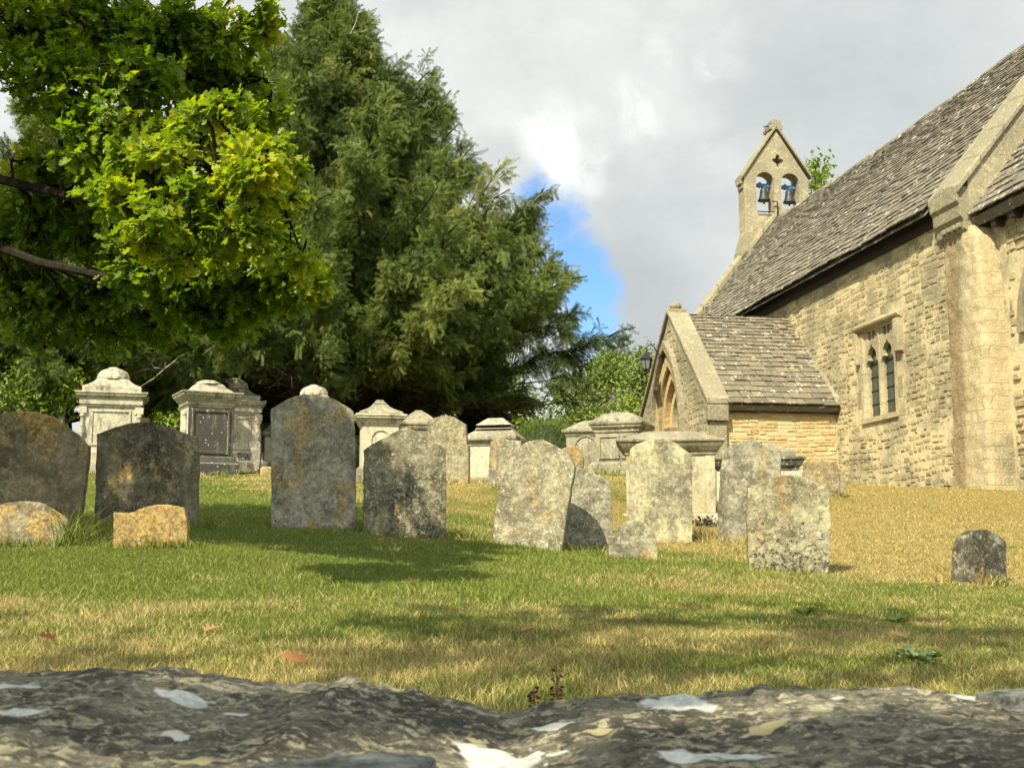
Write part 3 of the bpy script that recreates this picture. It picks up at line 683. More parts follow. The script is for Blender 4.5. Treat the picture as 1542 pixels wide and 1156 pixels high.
# two-light window of the nave
win = MB(); G0 = .10
win.prism([(WS0 + .003, WZ0 - .10), (WS1 - .003, WZ0 - .10), (WS1 - .003, WZ0), (WS0 + .003, WZ0)], lambda a, c, d: (d, a, c), -.05, .4, .5)
window = win.build('window', M_DRESS, church)
tag(window)
b = MB()
L0, L1, L2, L3 = 2.03, 2.565, 2.695, 3.23       # the two lights
def jamb(m, s_out, s_in, z0, z1):             # splayed
    m.loft([[(-.02, s_out, z), (-.02, s_out + (s_in - s_out)*.55, z), (.075, s_in, z), (.30, s_in, z), (.30, s_out, z)] for z in (z0, z1)], .5)
for z0, z1 in ((WZ0 + .003, 2.05), (2.056, 2.5), (2.506, 2.94), (2.946, WZ1 - .003)):
    jamb(b, WS0 + .003, L0, z0, z1); jamb(b, WS1 - .003, L3, z0, z1)
build_pieces(b, 'jamb', M_DRESS, window)
b = MB()
for s0, z0 in ((WS0 - .15, WZ0 - .1), (WS1 + .002, WZ0 - .1)):
    z = z0
    while z < WZ1 - .05:
        h = random.uniform(.26, .42); e = min(z + h, WZ1 + .14); b.box(-.006, .1, s0 - (random.uniform(0, .12) if s0 < WS0 else 0), s0 + .148 + (random.uniform(0, .12) if s0 > WS0 else 0), z + .004, e - .004, random.random()); z = e
build_pieces(b, 'quoin', M_WALL, window, bevel=.008)
b = MB(); b.loft([[(.0, (L1+L2)/2 - .025, z), (.0, (L1+L2)/2 + .025, z), (.075, L2, z), (.2, L2, z), (.2, L1, z), (.075, L1, z)] for z in (WZ0 + .003, WZ1 - .01)], .5); b.build('mullion', M_DRESS, window)
b = MB()                                      # cusped heads: spandrels with pointed, once-cusped curves
for s0, s1 in ((L0, L1), (L2, L3)):
    m_ = (s0 + s1) / 2; zt = WZ1 - .004; za = WZ1 - .26; zs = za - .42
    for e, sg in ((s0, 1), (s1, -1)):
        hw_ = (s1 - s0) / 2
        cur = [(e, zs), (e + sg*.03, zs + .07), (e + sg*.12, zs + .10), (e + sg*.07, zs + .15), (e + sg*.08, zs + .22), (e + sg*.13, zs + .29), (e + sg*(hw_ - .05), zs + .35), (e + sg*(hw_ - .002), za)]
        b.prism(cur + [(e + sg*(hw_ - .002), za + .06), (e + sg*.12, za + .1), (e + sg*.11, zt), (e, zt)], lambda a, c, d: (d, a, c), .02, .12, .5)
        b.prism([(e + sg*(hw_ - .035), za + .05), (e + sg*(hw_ - .002), za + .06), (e + sg*(hw_ - .002), zt), (e + sg*(hw_ - .035), zt)], lambda a, c, d: (d, a, c), .03, .11, .5)
build_pieces(b, 'tracery', M_DRESS, window)
b = MB(); b.box(.13, .145, L0, L1, WZ0, WZ1 - .01); b.box(.13, .145, L2, L3, WZ0, WZ1 - .01); build_pieces(b, 'pane', M_LEAD, window)
b = MB()
for i in range(1, 6):
    for s0, s1 in ((L0, L1), (L2, L3)): b.box(.112, .128, s0, s1, WZ0 + i*.27, WZ0 + i*.27 + .018)
build_pieces(b, 'glazing_bar', M_IRON, window)
b = MB()                                      # label mould with square drops
b.prism([(-.001, WZ1 + .02), (-.11, WZ1 + .07), (-.13, WZ1 + .12), (-.001, WZ1 + .20)], lambda a, c, d: (a, d, c), WS0 - .30, WS1 + .12, .5)
b.box(-.12, .02, WS0 - .30, WS0 - .09, WZ1 - .62, WZ1 + .015, .4); b.box(-.09, .02, WS1 + .0, WS1 + .12, WZ1 - .62, WZ1 + .015, .4)
b.build('hood_mould', M_DRESS, window, bevel=.012)

# chancel
CW, CY = .32, -1.10
b = MB(); CE = 4.62
cws0, cws1 = -3.4, -2.0
b.box(CW, CW + .6, -9, cws0, -.5, CE + .1, M); b.box(CW, CW + .6, cws1, CY, -.5, CE + .1, M); b.box(CW, CW + .6, cws0, cws1, -.5, 1.75, M); b.box(CW, CW + .6, cws0, cws1, 3.5, CE + .1, M)
b.box(2*HW - .7, 2*HW - .1, -9, CY, -.5, CE + .1, M); b.prism([(CW, -.5), (CW, CE), (HW, 7.9), (2*HW - .1, CE), (2*HW - .1, -.5)], lambda a, c, d: (a, d, c), -9.5, -9.02, M)
rubble(b, lambda s, z, d: (CW - d, s, z), -8.9, CY - .45, .1, CE, lambda s, z: cws0 - .2 < s < cws1 + .2 and 1.6 < z < 3.75, (.09,.2), (.16,.5), (.012,.045), seed=21)
chan = b.build('chancel', M_WALL, church, fix=False)
b = MB(); cr = 1.235; cup = Vector((1, 0, cr)).normalized(); cn_ = Vector((-cr, 0, 1)).normalized(); cl = 3.1 / cup.x
slates(b, (CW - .34, -9.2, CE - .02), (0,1,0), cup, cn_, 9.2 + CY + .08, cl, .22, .12, (.16,.4), .026, 31)
b.prism([(CW - .30, CE - .04), (HW, CE - .06 + cr*(HW - CW + .32)), (2*HW + .3, CE - .04), (2*HW + .2, CE - .2), (HW, CE - .3 + cr*(HW - CW + .32)), (CW - .22, CE - .18)], lambda a, c, d: (a, d, c), -9.2, CY + .07, .2)
b.build('roof', M_SLATE, chan, fix=False)
b = MB()
for i in range(14): b.box(CW - .22, CW - .004, CY - .5 - i*.55, CY - .38 - i*.55, CE - .30, CE - .14)
build_pieces(b, 'rafter_end', M_WOOD, chan)
b = MB()
def parch(s0, s1, z0, zsp, n=8):
    m_, hw_ = (s0+s1)/2, (s1-s0)/2; pts = [(s0, z0), (s0, zsp)]
    for i in range(1, n+1): a_ = math.pi/3*i/n; pts.append((s1 - 2*hw_*math.cos(a_), zsp + 2*hw_*math.sin(a_)))
    pts2 = [(s0 + s1 - a_, c_) for a_, c_ in pts[::-1]]
    return pts + pts2[1:]
outer = parch(cws0 + .02, cws1 - .02, 1.76, 2.5); inner = parch(cws0 + .3, cws1 - .3, 1.76, 2.55)
def ringwall(m, outer, inner, fn, d0, d1, t=.5):
    n = len(outer)
    for i in range(n - 1):
        o0, o1, i0, i1 = outer[i], outer[i+1], inner[i], inner[i+1]
        m.loft([[fn(*o0, d0), fn(*o1, d0), fn(*i1, d0), fn(*i0, d0)], [fn(*o0, d1), fn(*o1, d1), fn(*i1, d1), fn(*i0, d1)]], t)
ringwall(b, outer, inner, lambda a, c, d: (d, a, c), CW - .02, CW + .2)
cwin = b.build('window', M_DRESS, chan)
b = MB(); ringwall(b, parch(cws0 - .13, cws1 + .13, 2.45, 2.5), parch(cws0 + .0, cws1 - .0, 2.45, 2.5), lambda a, c, d: (d, a, c), CW - .10, CW + .02); b.build('hood_mould', M_GREYD, cwin)
b = MB(); b.prism(inner, lambda a, c, d: (d, a, c), CW + .14, CW + .16); b.build('pane', M_LEAD, cwin)

# porch
PS0, PS1, PW, PE, PR = 4.66, 9.9, -2.85, 2.00, 4.24
PC = (PS0 + PS1) / 2
b = MB(); b.box(PW + .42, -.002, PS0, PS0 + .45, -.4, PE + .12, M); b2 = MB(); b2.box(PW + .42, -.002, PS1 - .45, PS1, -.4, PE + .12, M)
rubble(b, lambda w_, z, d: (w_, PS0 - d, z), PW + .02, -.03, .0, PE - .02, None, (.055,.105), (.12,.38), (.006,.018), .008, 41)
porch = b.build('porch_wall', M_PORCH, church, fix=False); b2.build('porch_wall', M_PORCH, church)
ds0, ds1, dz = 6.62, 8.30, 1.75
def pgable(m):
    arc = parch(ds0, ds1, -.4, dz); h = len(arc) // 2
    L = [(PS0, -.4), (PS0, PE + .1), (PC, PR + .16), (PC, arc[h][1])] if abs((ds0+ds1)/2 - PC) < .01 else None
    mid = (ds0 + ds1) / 2; zt_ = PR + .16 - abs(mid - PC) * (PR - PE) / (PC - PS0)
    L = [(PS0, -.4), (PS0, PE + .1)] + ([(PC, PR + .16)] if mid > PC else []) + [(mid, zt_)] + arc[:h+1][::-1]
    Rr = [(PS1, -.4), (PS1, PE + .1)] + ([(PC, PR + .16)] if mid < PC else []) + [(mid, zt_)] + arc[h:]
    for pl in (L, Rr): m.prism(pl, lambda a, c, d: (d, a, c), PW, PW + .42, M)
b = MB(); pgable(b)
def skipdoor(s, z):
    if ds0 - .32 < s < ds1 + .32 and z < dz: return True
    hw_ = (ds1 - ds0)/2
    if z >= dz:
        t_ = abs(s - (ds0+ds1)/2)
        return math.hypot(t_ + hw_, z - dz) < 2*hw_ + .30
    return False
def skipg(s, z): return skipdoor(s, z) or z > PE + .05 + (PR - PE) * (1 - abs(s - PC) / (PC - PS0)) or (z > PE and (s < PS0 + .2 or s > PS1 - .2))
rubble(b, lambda s, z, d: (PW - d, s, z), PS0 + .04, PS1 - .04, .0, PR, skipg, (.09,.17), (.14,.40), (.002,.016), seed=42)
pg_o = b.build('porch_gable', M_GABLE, church, fix=True)
b = MB()
ringwall(b, parch(ds0 - .24, ds1 + .24, -.3, dz), parch(ds0 - .02, ds1 + .02, -.3, dz), lambda a, c, d: (d, a, c), PW - .02, PW + .02, .4)
ringwall(b, parch(ds0 + .003, ds1 - .003, -.3, dz), parch(ds0 + .16, ds1 - .16, -.3, dz), lambda a, c, d: (d, a, c), PW + .08, PW + .415, .6)
ringwall(b, parch(ds0 + .163, ds1 - .163, -.3, dz), parch(ds0 + .30, ds1 - .30, -.3, dz - .02), lambda a, c, d: (d, a, c), PW + .22, PW + .40, .9)
b.build('doorway_arch', M_ARCH, pg_o)
b = MB(); ringwall(b, parch(ds0 - .36, ds1 + .36, dz - .15, dz), parch(ds0 - .245, ds1 + .245, dz - .15, dz), lambda a, c, d: (d, a, c), PW - .13, PW - .0, .5); b.build('hood_mould', M_GREYD, pg_o)
b = MB(); b.loft([[(PW - .02 - h_, 7.0 - h_, z), (PW + .38, 7.0 - h_, z), (PW + .38, 7.05 + h_, z), (PW - .02 - h_, 7.05 + h_, z)] for h_, z in ((.02, 1.42), (.16, 1.66), (.18, 1.74))], .5); b.build('stone_corbel', M_DRESS, pg_o)
b = MB()
prz = (PR - PE) / (PC - PS0); pup = Vector((0, 1, prz)).normalized(); pn = Vector((0, -prz, 1)).normalized(); pl = (PC - PS0 + .22) / pup.y
slates(b, (PW + .36, PS0 - .22, PE - .02), (1,0,0), pup, pn, -PW - .37, pl, .23, .12, (.13,.36), .028, 51)
pup2 = Vector((0, -1, prz)).normalized(); pn2 = Vector((0, prz, 1)).normalized()
slates(b, (PW + .36, PS1 + .22, PE - .02), (1,0,0), pup2, pn2, -PW - .37, pl, .23, .12, (.13,.36), .028, 52)
b.prism([(PS0 - .18, PE - .02), (PC, PR - .0), (PS1 + .18, PE - .02), (PS1 + .12, PE - .12), (PC, PR - .16), (PS0 - .12, PE - .12)], lambda a, c, d: (d, a, c), PW + .40, -.003, .2)
pr_o = b.build('porch_roof', M_SLATE2, church, fix=False)
b = MB(); x = PW + .38
while x < -.02:
    e = min(x + random.uniform(.4, .55), -.006); b.prism([(PC - .19, PR - .08), (PC - .06, PR + .14), (PC + .06, PR + .14), (PC + .19, PR - .08)], lambda a, c, d: (d, a, c), x + .004, e - .004, random.random()); x = e
b.build('ridge_tiles', M_GREYD, pr_o, bevel=.02)
b = MB()
for sg in (1, -1):
    X = lambda a: a if sg == 1 else 2*PC - a
    for i in range(4):
        f0, f1 = i/4 + .002, (i+1)/4 - .002; pts = [(PS0 - .16 + (PC - PS0 + .16)*f, PE + .0 + (PR + .20 - PE)*f) for f in (f0, f1)]
        b.loft([[(PW - .07, X(p[0]), p[1]), (PW + .42, X(p[0]), p[1]), (PW + .42, X(p[0]), p[1] + .12), (PW - .07, X(p[0]), p[1] + .12)] for p in pts], random.random())
b.build('porch_coping', M_GREYD, pg_o, bevel=.018)
b = MB(); b.box(PW - .05, PW + .36, PC - .13, PC + .13, PR + .19, PR + .30, .5); b.lathe([(.13,.30),(.15,.36),(.12,.43),(.04,.46)], (PW + .15, PC, PR), 10); b.build('finial', M_GREYD, pg_o, bevel=.05)
b = MB(); b.box(PW - .06, PW + .40, PS0 - .18, PS0 - .004, PE - .35, PE - .01, .5); b.box(PW + .0, PW + .38, PS0 - .10, PS0 - .004, 0, PE - .36, .4); b.build('corner_quoin', M_GREYD, porch, bevel=.03)
b = MB(); b.box(PW + .40, -.01, PS0 - .12, PS0 - .03, PE - .16, PE - .07); b.build('eave_board', M_WOOD, porch)
# mortar fillet where the porch roof meets the nave
b = MB()
for sg in (1, -1):
    X = lambda a: a if sg == 1 else 2*PC - a
    b.loft([[(-.10, X(p[0]), p[1] + .02), (-.035, X(p[0]), p[1] + .16), (.01, X(p[0]), p[1] + .16), (.01, X(p[0]), p[1])] for p in ((PS0 - .2, PE), (PC, PR + .02))], .3)
b.build('mortar_fillet', M_GREYD, pr_o)

# gooseneck lantern beside the porch gable
q = loc(1000, 537, w=PW - .03); lan = empty('wall_lantern', toworld(*q), ang)
tag(lan, 'black iron lantern on a gooseneck bracket fixed to the porch gable', 'lantern')
M_LGL = plain_mat('lantern_glass', (.16,.18,.19), .12, 0, .6, .2)
b = MB(); b.lathe([(.06,-.09),(.06,.09)], n=10); b.v = [(z*.25 - .02, y, x) for x, y, z in b.v]; b.build('wall_plate', M_IRON, lan)
b = MB(); b.tube([(0,0,0),(-.10,0,.02),(-.18,0,.12),(-.24,0,.23),(-.33,0,.27),(-.41,0,.22),(-.43,0,.12),(-.43,0,.08)], .014, 6); b.build('bracket', M_IRON, lan, smooth=True)
b = MB(); b.lathe([(.015,.10),(.03,.06),(.055,.05),(.15,-.05),(.155,-.07)], (-.43,0,0), 6); b.lathe([(.085,-.30),(.09,-.32),(.03,-.35)], (-.43,0,0), 6)
for i in range(6):
    a_ = math.pi*2*i/6; b.tube([(-.43 + .135*math.cos(a_), .135*math.sin(a_), -.07), (-.43 + .085*math.cos(a_), .085*math.sin(a_), -.31)], .009, 4)
b.build('lantern_frame', M_IRON, lan)
b = MB(); b.lathe([(.075,-.30),(.125,-.07)], (-.43,0,0), 6); b.build('lantern_glass', M_LGL, lan)
# ------------------------------------------------------------------ headstones
def headstone(name, label, pts, Y, mat, thick=.11, yaw=0.0, lean=0.0, tuft=(90, .10), cat='headstone', group='headstones in the churchyard', ledge=None, deep=.22):
    """outline given clockwise from the bottom left, as seen; each stone stands at its own distance Y"""
    bl_, br_ = pts[0], pts[-1]
    bc = at((bl_[0] + br_[0]) / 2, (bl_[1] + br_[1]) / 2, Y)
    bc.z = GZ(bc.x, bc.y) + .0
    pr = [at(px, py, Y) for px, py in pts]
    out = [((p.x - bc.x) / math.cos(yaw), p.z - bc.z) for p in pr]
    out[0] = (out[0][0] - (.0), -deep); out[-1] = (out[-1][0], -deep)
    # curves through the given corners, then a weathered wobble
    fine = []
    n = len(out); rr = random.Random(int(bl_[0] * 7 + Y * 13))
    for i in range(n):
        p, q = out[i], out[(i + 1) % n]; L = math.hypot(q[0]-p[0], q[1]-p[1]); m = max(1, int(L / .035))
        for j in range(m):
            f = j / m; a, c = p[0] + (q[0]-p[0])*f, p[1] + (q[1]-p[1])*f
            wob = .006 * mnoise.noise(Vector((a*14 + Y, c*14, Y*3))) + .005 * mnoise.noise(Vector((a*45, c*45, Y)))
            fine.append((a + wob, c + .7 * wob * (1 if c > 0 else 0)))
    bm = bmesh.new()
    vs = [bm.verts.new((a, -thick/2, c)) for a, c in fine]
    f0 = bm.faces.new(vs); r = bmesh.ops.extrude_face_region(bm, geom=[f0])
    bmesh.ops.translate(bm, verts=[v for v in r['geom'] if isinstance(v, bmesh.types.BMVert)], vec=(0, thick, 0))
    bmesh.ops.recalc_face_normals(bm, faces=bm.faces)
    rim = [e for e in bm.edges if len(e.link_faces) == 2 and any(len(f.verts) > 6 for f in e.link_faces) and e.calc_face_angle(0) > .8]
    bmesh.ops.bevel(bm, geom=rim, offset=.011, segments=2, profile=.6, affect='EDGES', clamp_overlap=True)
    big = [f for f in bm.faces if len(f.verts) > 6]
    bmesh.ops.triangulate(bm, faces=big)
    es = [e for e in bm.edges if e.calc_length() > .12]
    bmesh.ops.subdivide_edges(bm, edges=es, cuts=3, use_grid_fill=False)
    bmesh.ops.triangulate(bm, faces=[f for f in bm.faces if len(f.verts) > 4])
    for v in bm.verts:
        c = v.co; c.y += (.008 * mnoise.noise(Vector((c.x*5 + Y, c.z*5, c.y))) + .004 * mnoise.noise(Vector((c.x*17, c.z*17 + Y, 2)))) * (1 if c.z > -.1 else .3)
    me = bpy.data.meshes.new(name); bm.to_mesh(me); bm.free()
    o = link(name, me, mat, None, bc, yaw); o.rotation_euler.x = lean
    tag(o, label, cat, group)
    wd_ = abs(br_[0] - bl_[0]) / ppm(Y)
    if tuft: 
        for i in range(5):
            f = (i - 2) / 2.0; TUFTS.append((bc.x + f * wd_ * .5, bc.y - thick*.5 - .02, .06 + wd_ * .10, tuft[0] // 3, tuft[1] * random.uniform(.6, 1.1)))
    return o

headstone('headstone', 'big brown arched headstone leaning at the left edge of the churchyard', [(-18,806),(-34,690),(-30,655),(-14,634),(8,624),(34,620),(58,621),(80,627),(97,640),(108,648),(118,656),(133,671),(131,695),(126,740),(121,775),(117,803)], 10.7,
    grave_mat('brown_lichen_stone', 11, (.31,.265,.165), (.13,.11,.066), (.40,.34,.2), .6, .35, .35, .3), .12, R(6), tuft=(120,.13))
headstone('headstone', 'dark mossy headstone with shallow arched top behind the orange footstone', [(149,790),(147,765),(150,655),(163,650),(178,644),(196,639),(212,636.5),(228,637),(244,640),(262,646),(278,652),(297,658),(298,700),(297,792)], 10.9,
    grave_mat('dark_mossy_stone', 12, (.22,.195,.12), (.08,.07,.046), (.30,.28,.2), .3, .55, .1, .4), .12, R(5), tuft=(120,.09))
headstone('headstone', 'tallest grey headstone with wavy top and a diagonal orange lichen band', [(411,803),(410.5,700),(410,618),(416,614),(424,609),(434,603),(446,598),(458,595),(470,594.5),(484,596),(497,599.5),(507,604),(518,610),(526,615),(532.6,619.5),(535,700),(537,803)], 11.0,
    grave_mat('grey_orange_stone', 13, (.38,.36,.27), (.17,.16,.11), (.50,.47,.36), .6, .6, .6, .35), .12, R(7), tuft=(110,.07))
headstone('headstone', 'dark speckled headstone with rounded crest just right of the tallest headstone', [(549,804),(548,740),(549,679),(558,672),(570,665),(584,657),(598,649.5),(606,645),(612,644),(620,646.5),(632,653),(644,661),(652,666.5),(662,671.5),(670,676),(671,740),(670,806)], 11.0,
    grave_mat('speckled_dark_stone', 14, (.25,.23,.145), (.085,.078,.052), (.40,.37,.24), .3, .85, .35, .55), .12, R(8), tuft=(110,.09))
headstone('headstone', 'broad leaning headstone with hunched shoulders casting a shadow on its neighbour', [(742,815),(745,790),(750,751),(757,718),(769,688),(773,679),(781,673),(789,668),(797,664.5),(806,663),(816,662.5),(827,667),(838,672.5),(847,679),(856,686),(862,694),(866,703),(864,715),(861,731),(853,780),(845,827)], 10.8,
    grave_mat('leaning_stone', 15, (.32,.29,.185), (.16,.145,.095), (.48,.44,.28), .42, .9, .5, .35), .13, R(-9), R(-3), tuft=(90,.06))
headstone('headstone', 'grey headstone half hidden and shadowed by the broad leaning one', [(838,824),(845,760),(852,722),(858,713),(866,708),(873,705.5),(880,706),(888,710),(897,714.5),(905,718),(912,720),(918,724),(920.5,750),(922.5,790),(923,826)], 11.35,
    grave_mat('grey_stone', 16, (.30,.28,.20), (.15,.14,.10), (.46,.43,.30), .4, .9, .4, .35), .11, R(-4), tuft=(80,.06))
headstone('headstone', 'tall pale cream headstone with angular top in front of the wide table tomb', [(947,820),(948,750),(949,678),(953,673),(960,669),(969,665.5),(980,662.5),(991,661),(1002,661.5),(1010,664.5),(1019,669),(1029,677),(1036,682),(1041,686),(1041.5,750),(1041,820)], 12.2,
    grave_mat('cream_stone', 17, (.36,.34,.22), (.16,.145,.10), (.50,.47,.32), .12, .5, .7, .12, .6, .9), .13, R(-7), tuft=(70,.07))
headstone('headstone', 'grey headstone with a vivid orange streak behind the speckled front one', [(1087,819),(1082,800),(1083,760),(1087.6,702),(1090,684),(1093,677),(1100,671),(1107,667),(1118,665),(1127,662.5),(1135,662.5),(1142,667),(1149,672.5),(1160,678),(1174,684),(1174,740),(1172,820)], 12.2,
    grave_mat('orange_streaked_stone', 18, (.29,.275,.20), (.13,.12,.085), (.46,.43,.31), .3, .6, .4, .25, .5, 0, .14), .12, R(-12), tuft=(70,.07))
headstone('headstone', 'squat arched headstone whose foot is crusted with black and white lichen', [(1134,856),(1127,835),(1125,790),(1126,736),(1134,732),(1144,728.5),(1155,722.5),(1167,717.5),(1178,715.6),(1189,715.5),(1200,717.4),(1211,720.3),(1221,725),(1231,730),(1240,734),(1246.5,738),(1248,790),(1247.5,835),(1238,858)], 9.7,
    grave_mat('crusted_stone', 19, (.31,.285,.18), (.15,.135,.085), (.50,.46,.28), .28, .7, .4, .58, 1.0, .15, -.04), .13, R(-7), tuft=(80,.06))
headstone('headstone', 'small brownish headstone by the church wall beyond the table tomb', [(1211,745),(1210,715),(1211,697),(1217,694),(1226,693.5),(1240,693),(1250,695.5),(1260,699.5),(1262,715),(1262.5,745)], 17.5,
    grave_mat('brownish_stone', 20, (.34,.27,.15), (.17,.14,.09), (.46,.42,.28), .5, .6, .3, .2), .12, R(-10), tuft=(60,.12))
headstone('headstone', 'thin worn stub standing beside the brownish headstone against the church wall', [(1264,746),(1264,722),(1265,712),(1269,710),(1272,713),(1272.5,746)], 17.9,
    grave_mat('stub_stone', 21, (.33,.30,.19), (.17,.15,.1), (.46,.42,.28), .2, .6, .4, .2), .10, tuft=None)
headstone('headstone', 'headstone with stepped shoulders and orange top beside the pale pedestal tomb', [(644,733),(643,700),(643,671),(646,670),(644.5,650),(644,633),(652,630),(660,628),(668,627),(678,627),(687,630),(696,635),(702.6,639.5),(703.5,655),(704,670),(707,672),(707,700),(707,732)], 16.5,
    grave_mat('shouldered_stone', 22, (.35,.31,.19), (.18,.16,.10), (.48,.44,.28), .5, .7, .4, .2), .13, R(-6), tuft=(60,.12))
headstone('headstone', 'plain headstone with whitened corner standing before the two-tier chest tomb', [(736,736),(737,700),(739,666),(744,662),(752,660.5),(764,662.5),(776,663),(785,665),(788,700),(788,737)], 15.5,
    grave_mat('white_cornered_stone', 23, (.33,.30,.19), (.17,.15,.1), (.50,.46,.32), .35, .9, .6, .3), .12, R(-6), tuft=(50,.10))
headstone('headstone', 'brown headstone peeping out behind the broad leaning one', [(846,748),(845,700),(846,676),(854,673),(864,672),(875,674.5),(879,690),(879.5,748)], 14.2,
    grave_mat('peeping_stone', 24, (.30,.24,.14), (.15,.12,.08), (.42,.38,.26), .5, .6, .3, .2), .11, R(-5), tuft=(50,.10))
headstone('headstone', 'little rounded headstone in front of the tall cream one', [(919,844),(917.5,832),(919,818),(923,806),(929,796),(937,788.5),(946,784),(955,782.5),(964,784),(973,788.5),(981,796),(986.5,805),(990,816),(990.5,830),(987,845)], 9.9,
    grave_mat('little_round_stone', 25, (.31,.29,.19), (.15,.14,.09), (.48,.45,.31), .6, .7, .4, .3), .10, R(-5), tuft=(100,.06))
headstone('headstone', 'small dark lone headstone with clipped corners on the dry grass at the right', [(1434,876),(1433,868),(1437,840),(1441,817),(1449,808),(1459,800.5),(1468,797.5),(1478,797),(1492,799.5),(1504,803.5),(1512,810),(1519,818),(1518,845),(1514,876)], 9.6,
    grave_mat('lone_dark_stone', 26, (.17,.155,.11), (.06,.056,.04), (.42,.40,.31), .25, .5, .5, .3), .11, R(26), R(-4), tuft=(160,.08))
headstone('footstone', 'low rounded lichen-crusted footstone at the left edge before the big brown headstone', [(-20,826),(-24,800),(-20,776),(-4,765),(12,758.5),(30,756),(46,755.5),(60,757.5),(73,764),(85,772),(94,778),(101,785),(99,798),(93,812),(80,826)], 8.9,
    grave_mat('crusted_footstone', 27, (.24,.20,.12), (.10,.085,.055), (.46,.43,.31), .65, .7, .6, .3), .16, R(10), R(-10), tuft=(190,.11), cat='footstone', group='footstones before the headstones')
headstone('footstone', 'small footstone covered in orange lichen with a wavy top', [(176,823),(175,800),(174,772),(185,771.5),(197,772.5),(206,770),(214,766),(224,763),(236,760.5),(248,759.5),(264,761.5),(279,764.5),(281,780),(283,795),(283,824)], 8.8,
    grave_mat('orange_footstone', 28, (.33,.26,.12), (.17,.14,.08), (.50,.46,.32), 1.15, .5, .6, .25), .10, R(5), tuft=(180,.09), cat='footstone', group='footstones before the headstones')
headstone('headstone', 'pale tapering stone leaning beside the dark stepped base', [(389,704),(378,676),(376,668),(380,664),(388,663),(393,666),(393,680),(391,704)], 22.5,
    grave_mat('pale_tapered_stone', 29, (.33,.31,.26), (.2,.19,.15), (.5,.48,.4), .05, .3, .5, .1), .10, tuft=None)
headstone('headstone', 'far lichen-topped headstone seen just right of the domed pedestal tomb', [(205,720),(204,660),(204,632),(208,629.5),(217,628),(226,630),(228,634),(228,720)], 25.0,
    grave_mat('far_stone', 30, (.32,.28,.18), (.18,.16,.1), (.48,.44,.3), .55, .4, .5, .1), .14, tuft=None)
b = MB(); b.box(-.10, .10, -.10, .10, -.15, .14); p = at(402, 716, 20.5); p.z = GZ(p.x, p.y)
tag(b.build('kerb_stone', grave_mat('yellow_block', 31, (.50,.40,.18), (.3,.24,.12), (.55,.5,.3), .3, .3, .4, .1), None, p, R(20), bevel=.03), 'small yellow stone block beside the tallest headstone', 'stone block')

# ------------------------------------------------------------------ chest and pedestal tombs
TG = 'chest and pedestal tombs'
def tomb(label, cx, by, Y, yaw, parts, cat='tomb', name='chest_tomb'):
    """parts: (name, material, [(half width px, half depth px, height px)], kind)"""
    p = at(cx, by, Y); s = 1 / ppm(Y); p.z = GZ(p.x, p.y)
    dzp = (at(cx, by, Y).z - p.z)
    o = empty(name, p, yaw); tag(o, label, cat, TG); made = {}
    for nm, mat, prof, kind in parts:
        m = MB(); par = o
        if '>' in nm: pn_, nm = nm.split('>'); par = made[pn_]
        if kind == 'rect':
            pr = [(a*s, c*s, z*s + dzp if z > 0 else -.25) for a, c, z in prof]; m.rects(pr)
            ob = m.build(nm, mat, par, bevel=min(.012, .4*s*4))
        elif kind == 'dome':
            m.lathe([(a*s, z*s + dzp) for a, c, z in prof], n=40, flute=.07, nf=12)
            ob = m.build(nm, mat, par, smooth=False)
        elif kind == 'boxes':
            for x0, x1, y0, y1, z0, z1 in prof: m.box(x0*s, x1*s, y0*s, y1*s, z0*s + dzp, z1*s + dzp)
            ob = build_pieces(m, nm, mat, par, bevel=.006)[0]
        elif kind == 'baluster':
            for x, y, z0, z1 in prof:
                H = (z1 - z0)*s; m.lathe([(q*s, z0*s + dzp + f*H) for q, f in ((5,0),(5.5,.08),(3,.12),(5.5,.35),(4.6,.5),(3.2,.7),(2.6,.85),(4.2,.9),(4.2,1))], (x*s, y*s, 0), 14)
            ob = build_pieces(m, nm, mat, par)[0]
        elif kind == 'gable':      # (half width, half depth, z0, z1) ridge across
            for hw_, hd, z0, z1, rw in prof:
                m.loft([[(-hw_*s,-hd*s,z0*s+dzp),(hw_*s,-hd*s,z0*s+dzp),(hw_*s,hd*s,z0*s+dzp),(-hw_*s,hd*s,z0*s+dzp)], [(-rw*s,-.02,z1*s+dzp),(rw*s,-.02,z1*s+dzp),(rw*s,.02,z1*s+dzp),(-rw*s,.02,z1*s+dzp)]])
            ob = m.build(nm, mat, par, bevel=.01)
        elif kind == 'panel':      # rectangular frame on the front: (x0, x1, z0, z1, y, width)
            for x0, x1, z0, z1, y, w_ in prof:
                for q in ((x0, x1, z1 - w_, z1), (x0, x1, z0, z0 + w_), (x0, x0 + w_, z0 + w_, z1 - w_), (x1 - w_, x1, z0 + w_, z1 - w_)):
                    m.box(q[0]*s, q[1]*s, y*s - .022, y*s - .001, q[2]*s + dzp, q[3]*s + dzp)
            ob = m.build(nm, mat, par, bevel=.005)
        elif kind == 'archpanel':
            for x0, x1, z0, zs, y, w_ in prof:
                n = 10; hw_ = (x1-x0)/2
                def ar(h, zz): return [((x0+x1)/2 - h, z0)] + [((x0+x1)/2 - h*math.cos(math.pi*i/n), zs + h*math.sin(math.pi*i/n)) for i in range(n+1)] + [((x0+x1)/2 + h, z0)]
                ringwall(m, ar(hw_, 0), ar(hw_ - w_, 0), lambda a, c, d: (a*s, d, c*s + dzp), y*s - .02, y*s - .001)
            ob = m.build(nm, mat, par)
        made[nm] = ob
    for i in range(6): TUFTS.append((p.x + (i - 2.5)/2.5 * parts[0][2][0][0]*s if parts[0][3] == 'rect' else p.x, p.y - parts[0][2][0][1]*s - .04, .16, 22, .12))
    return o

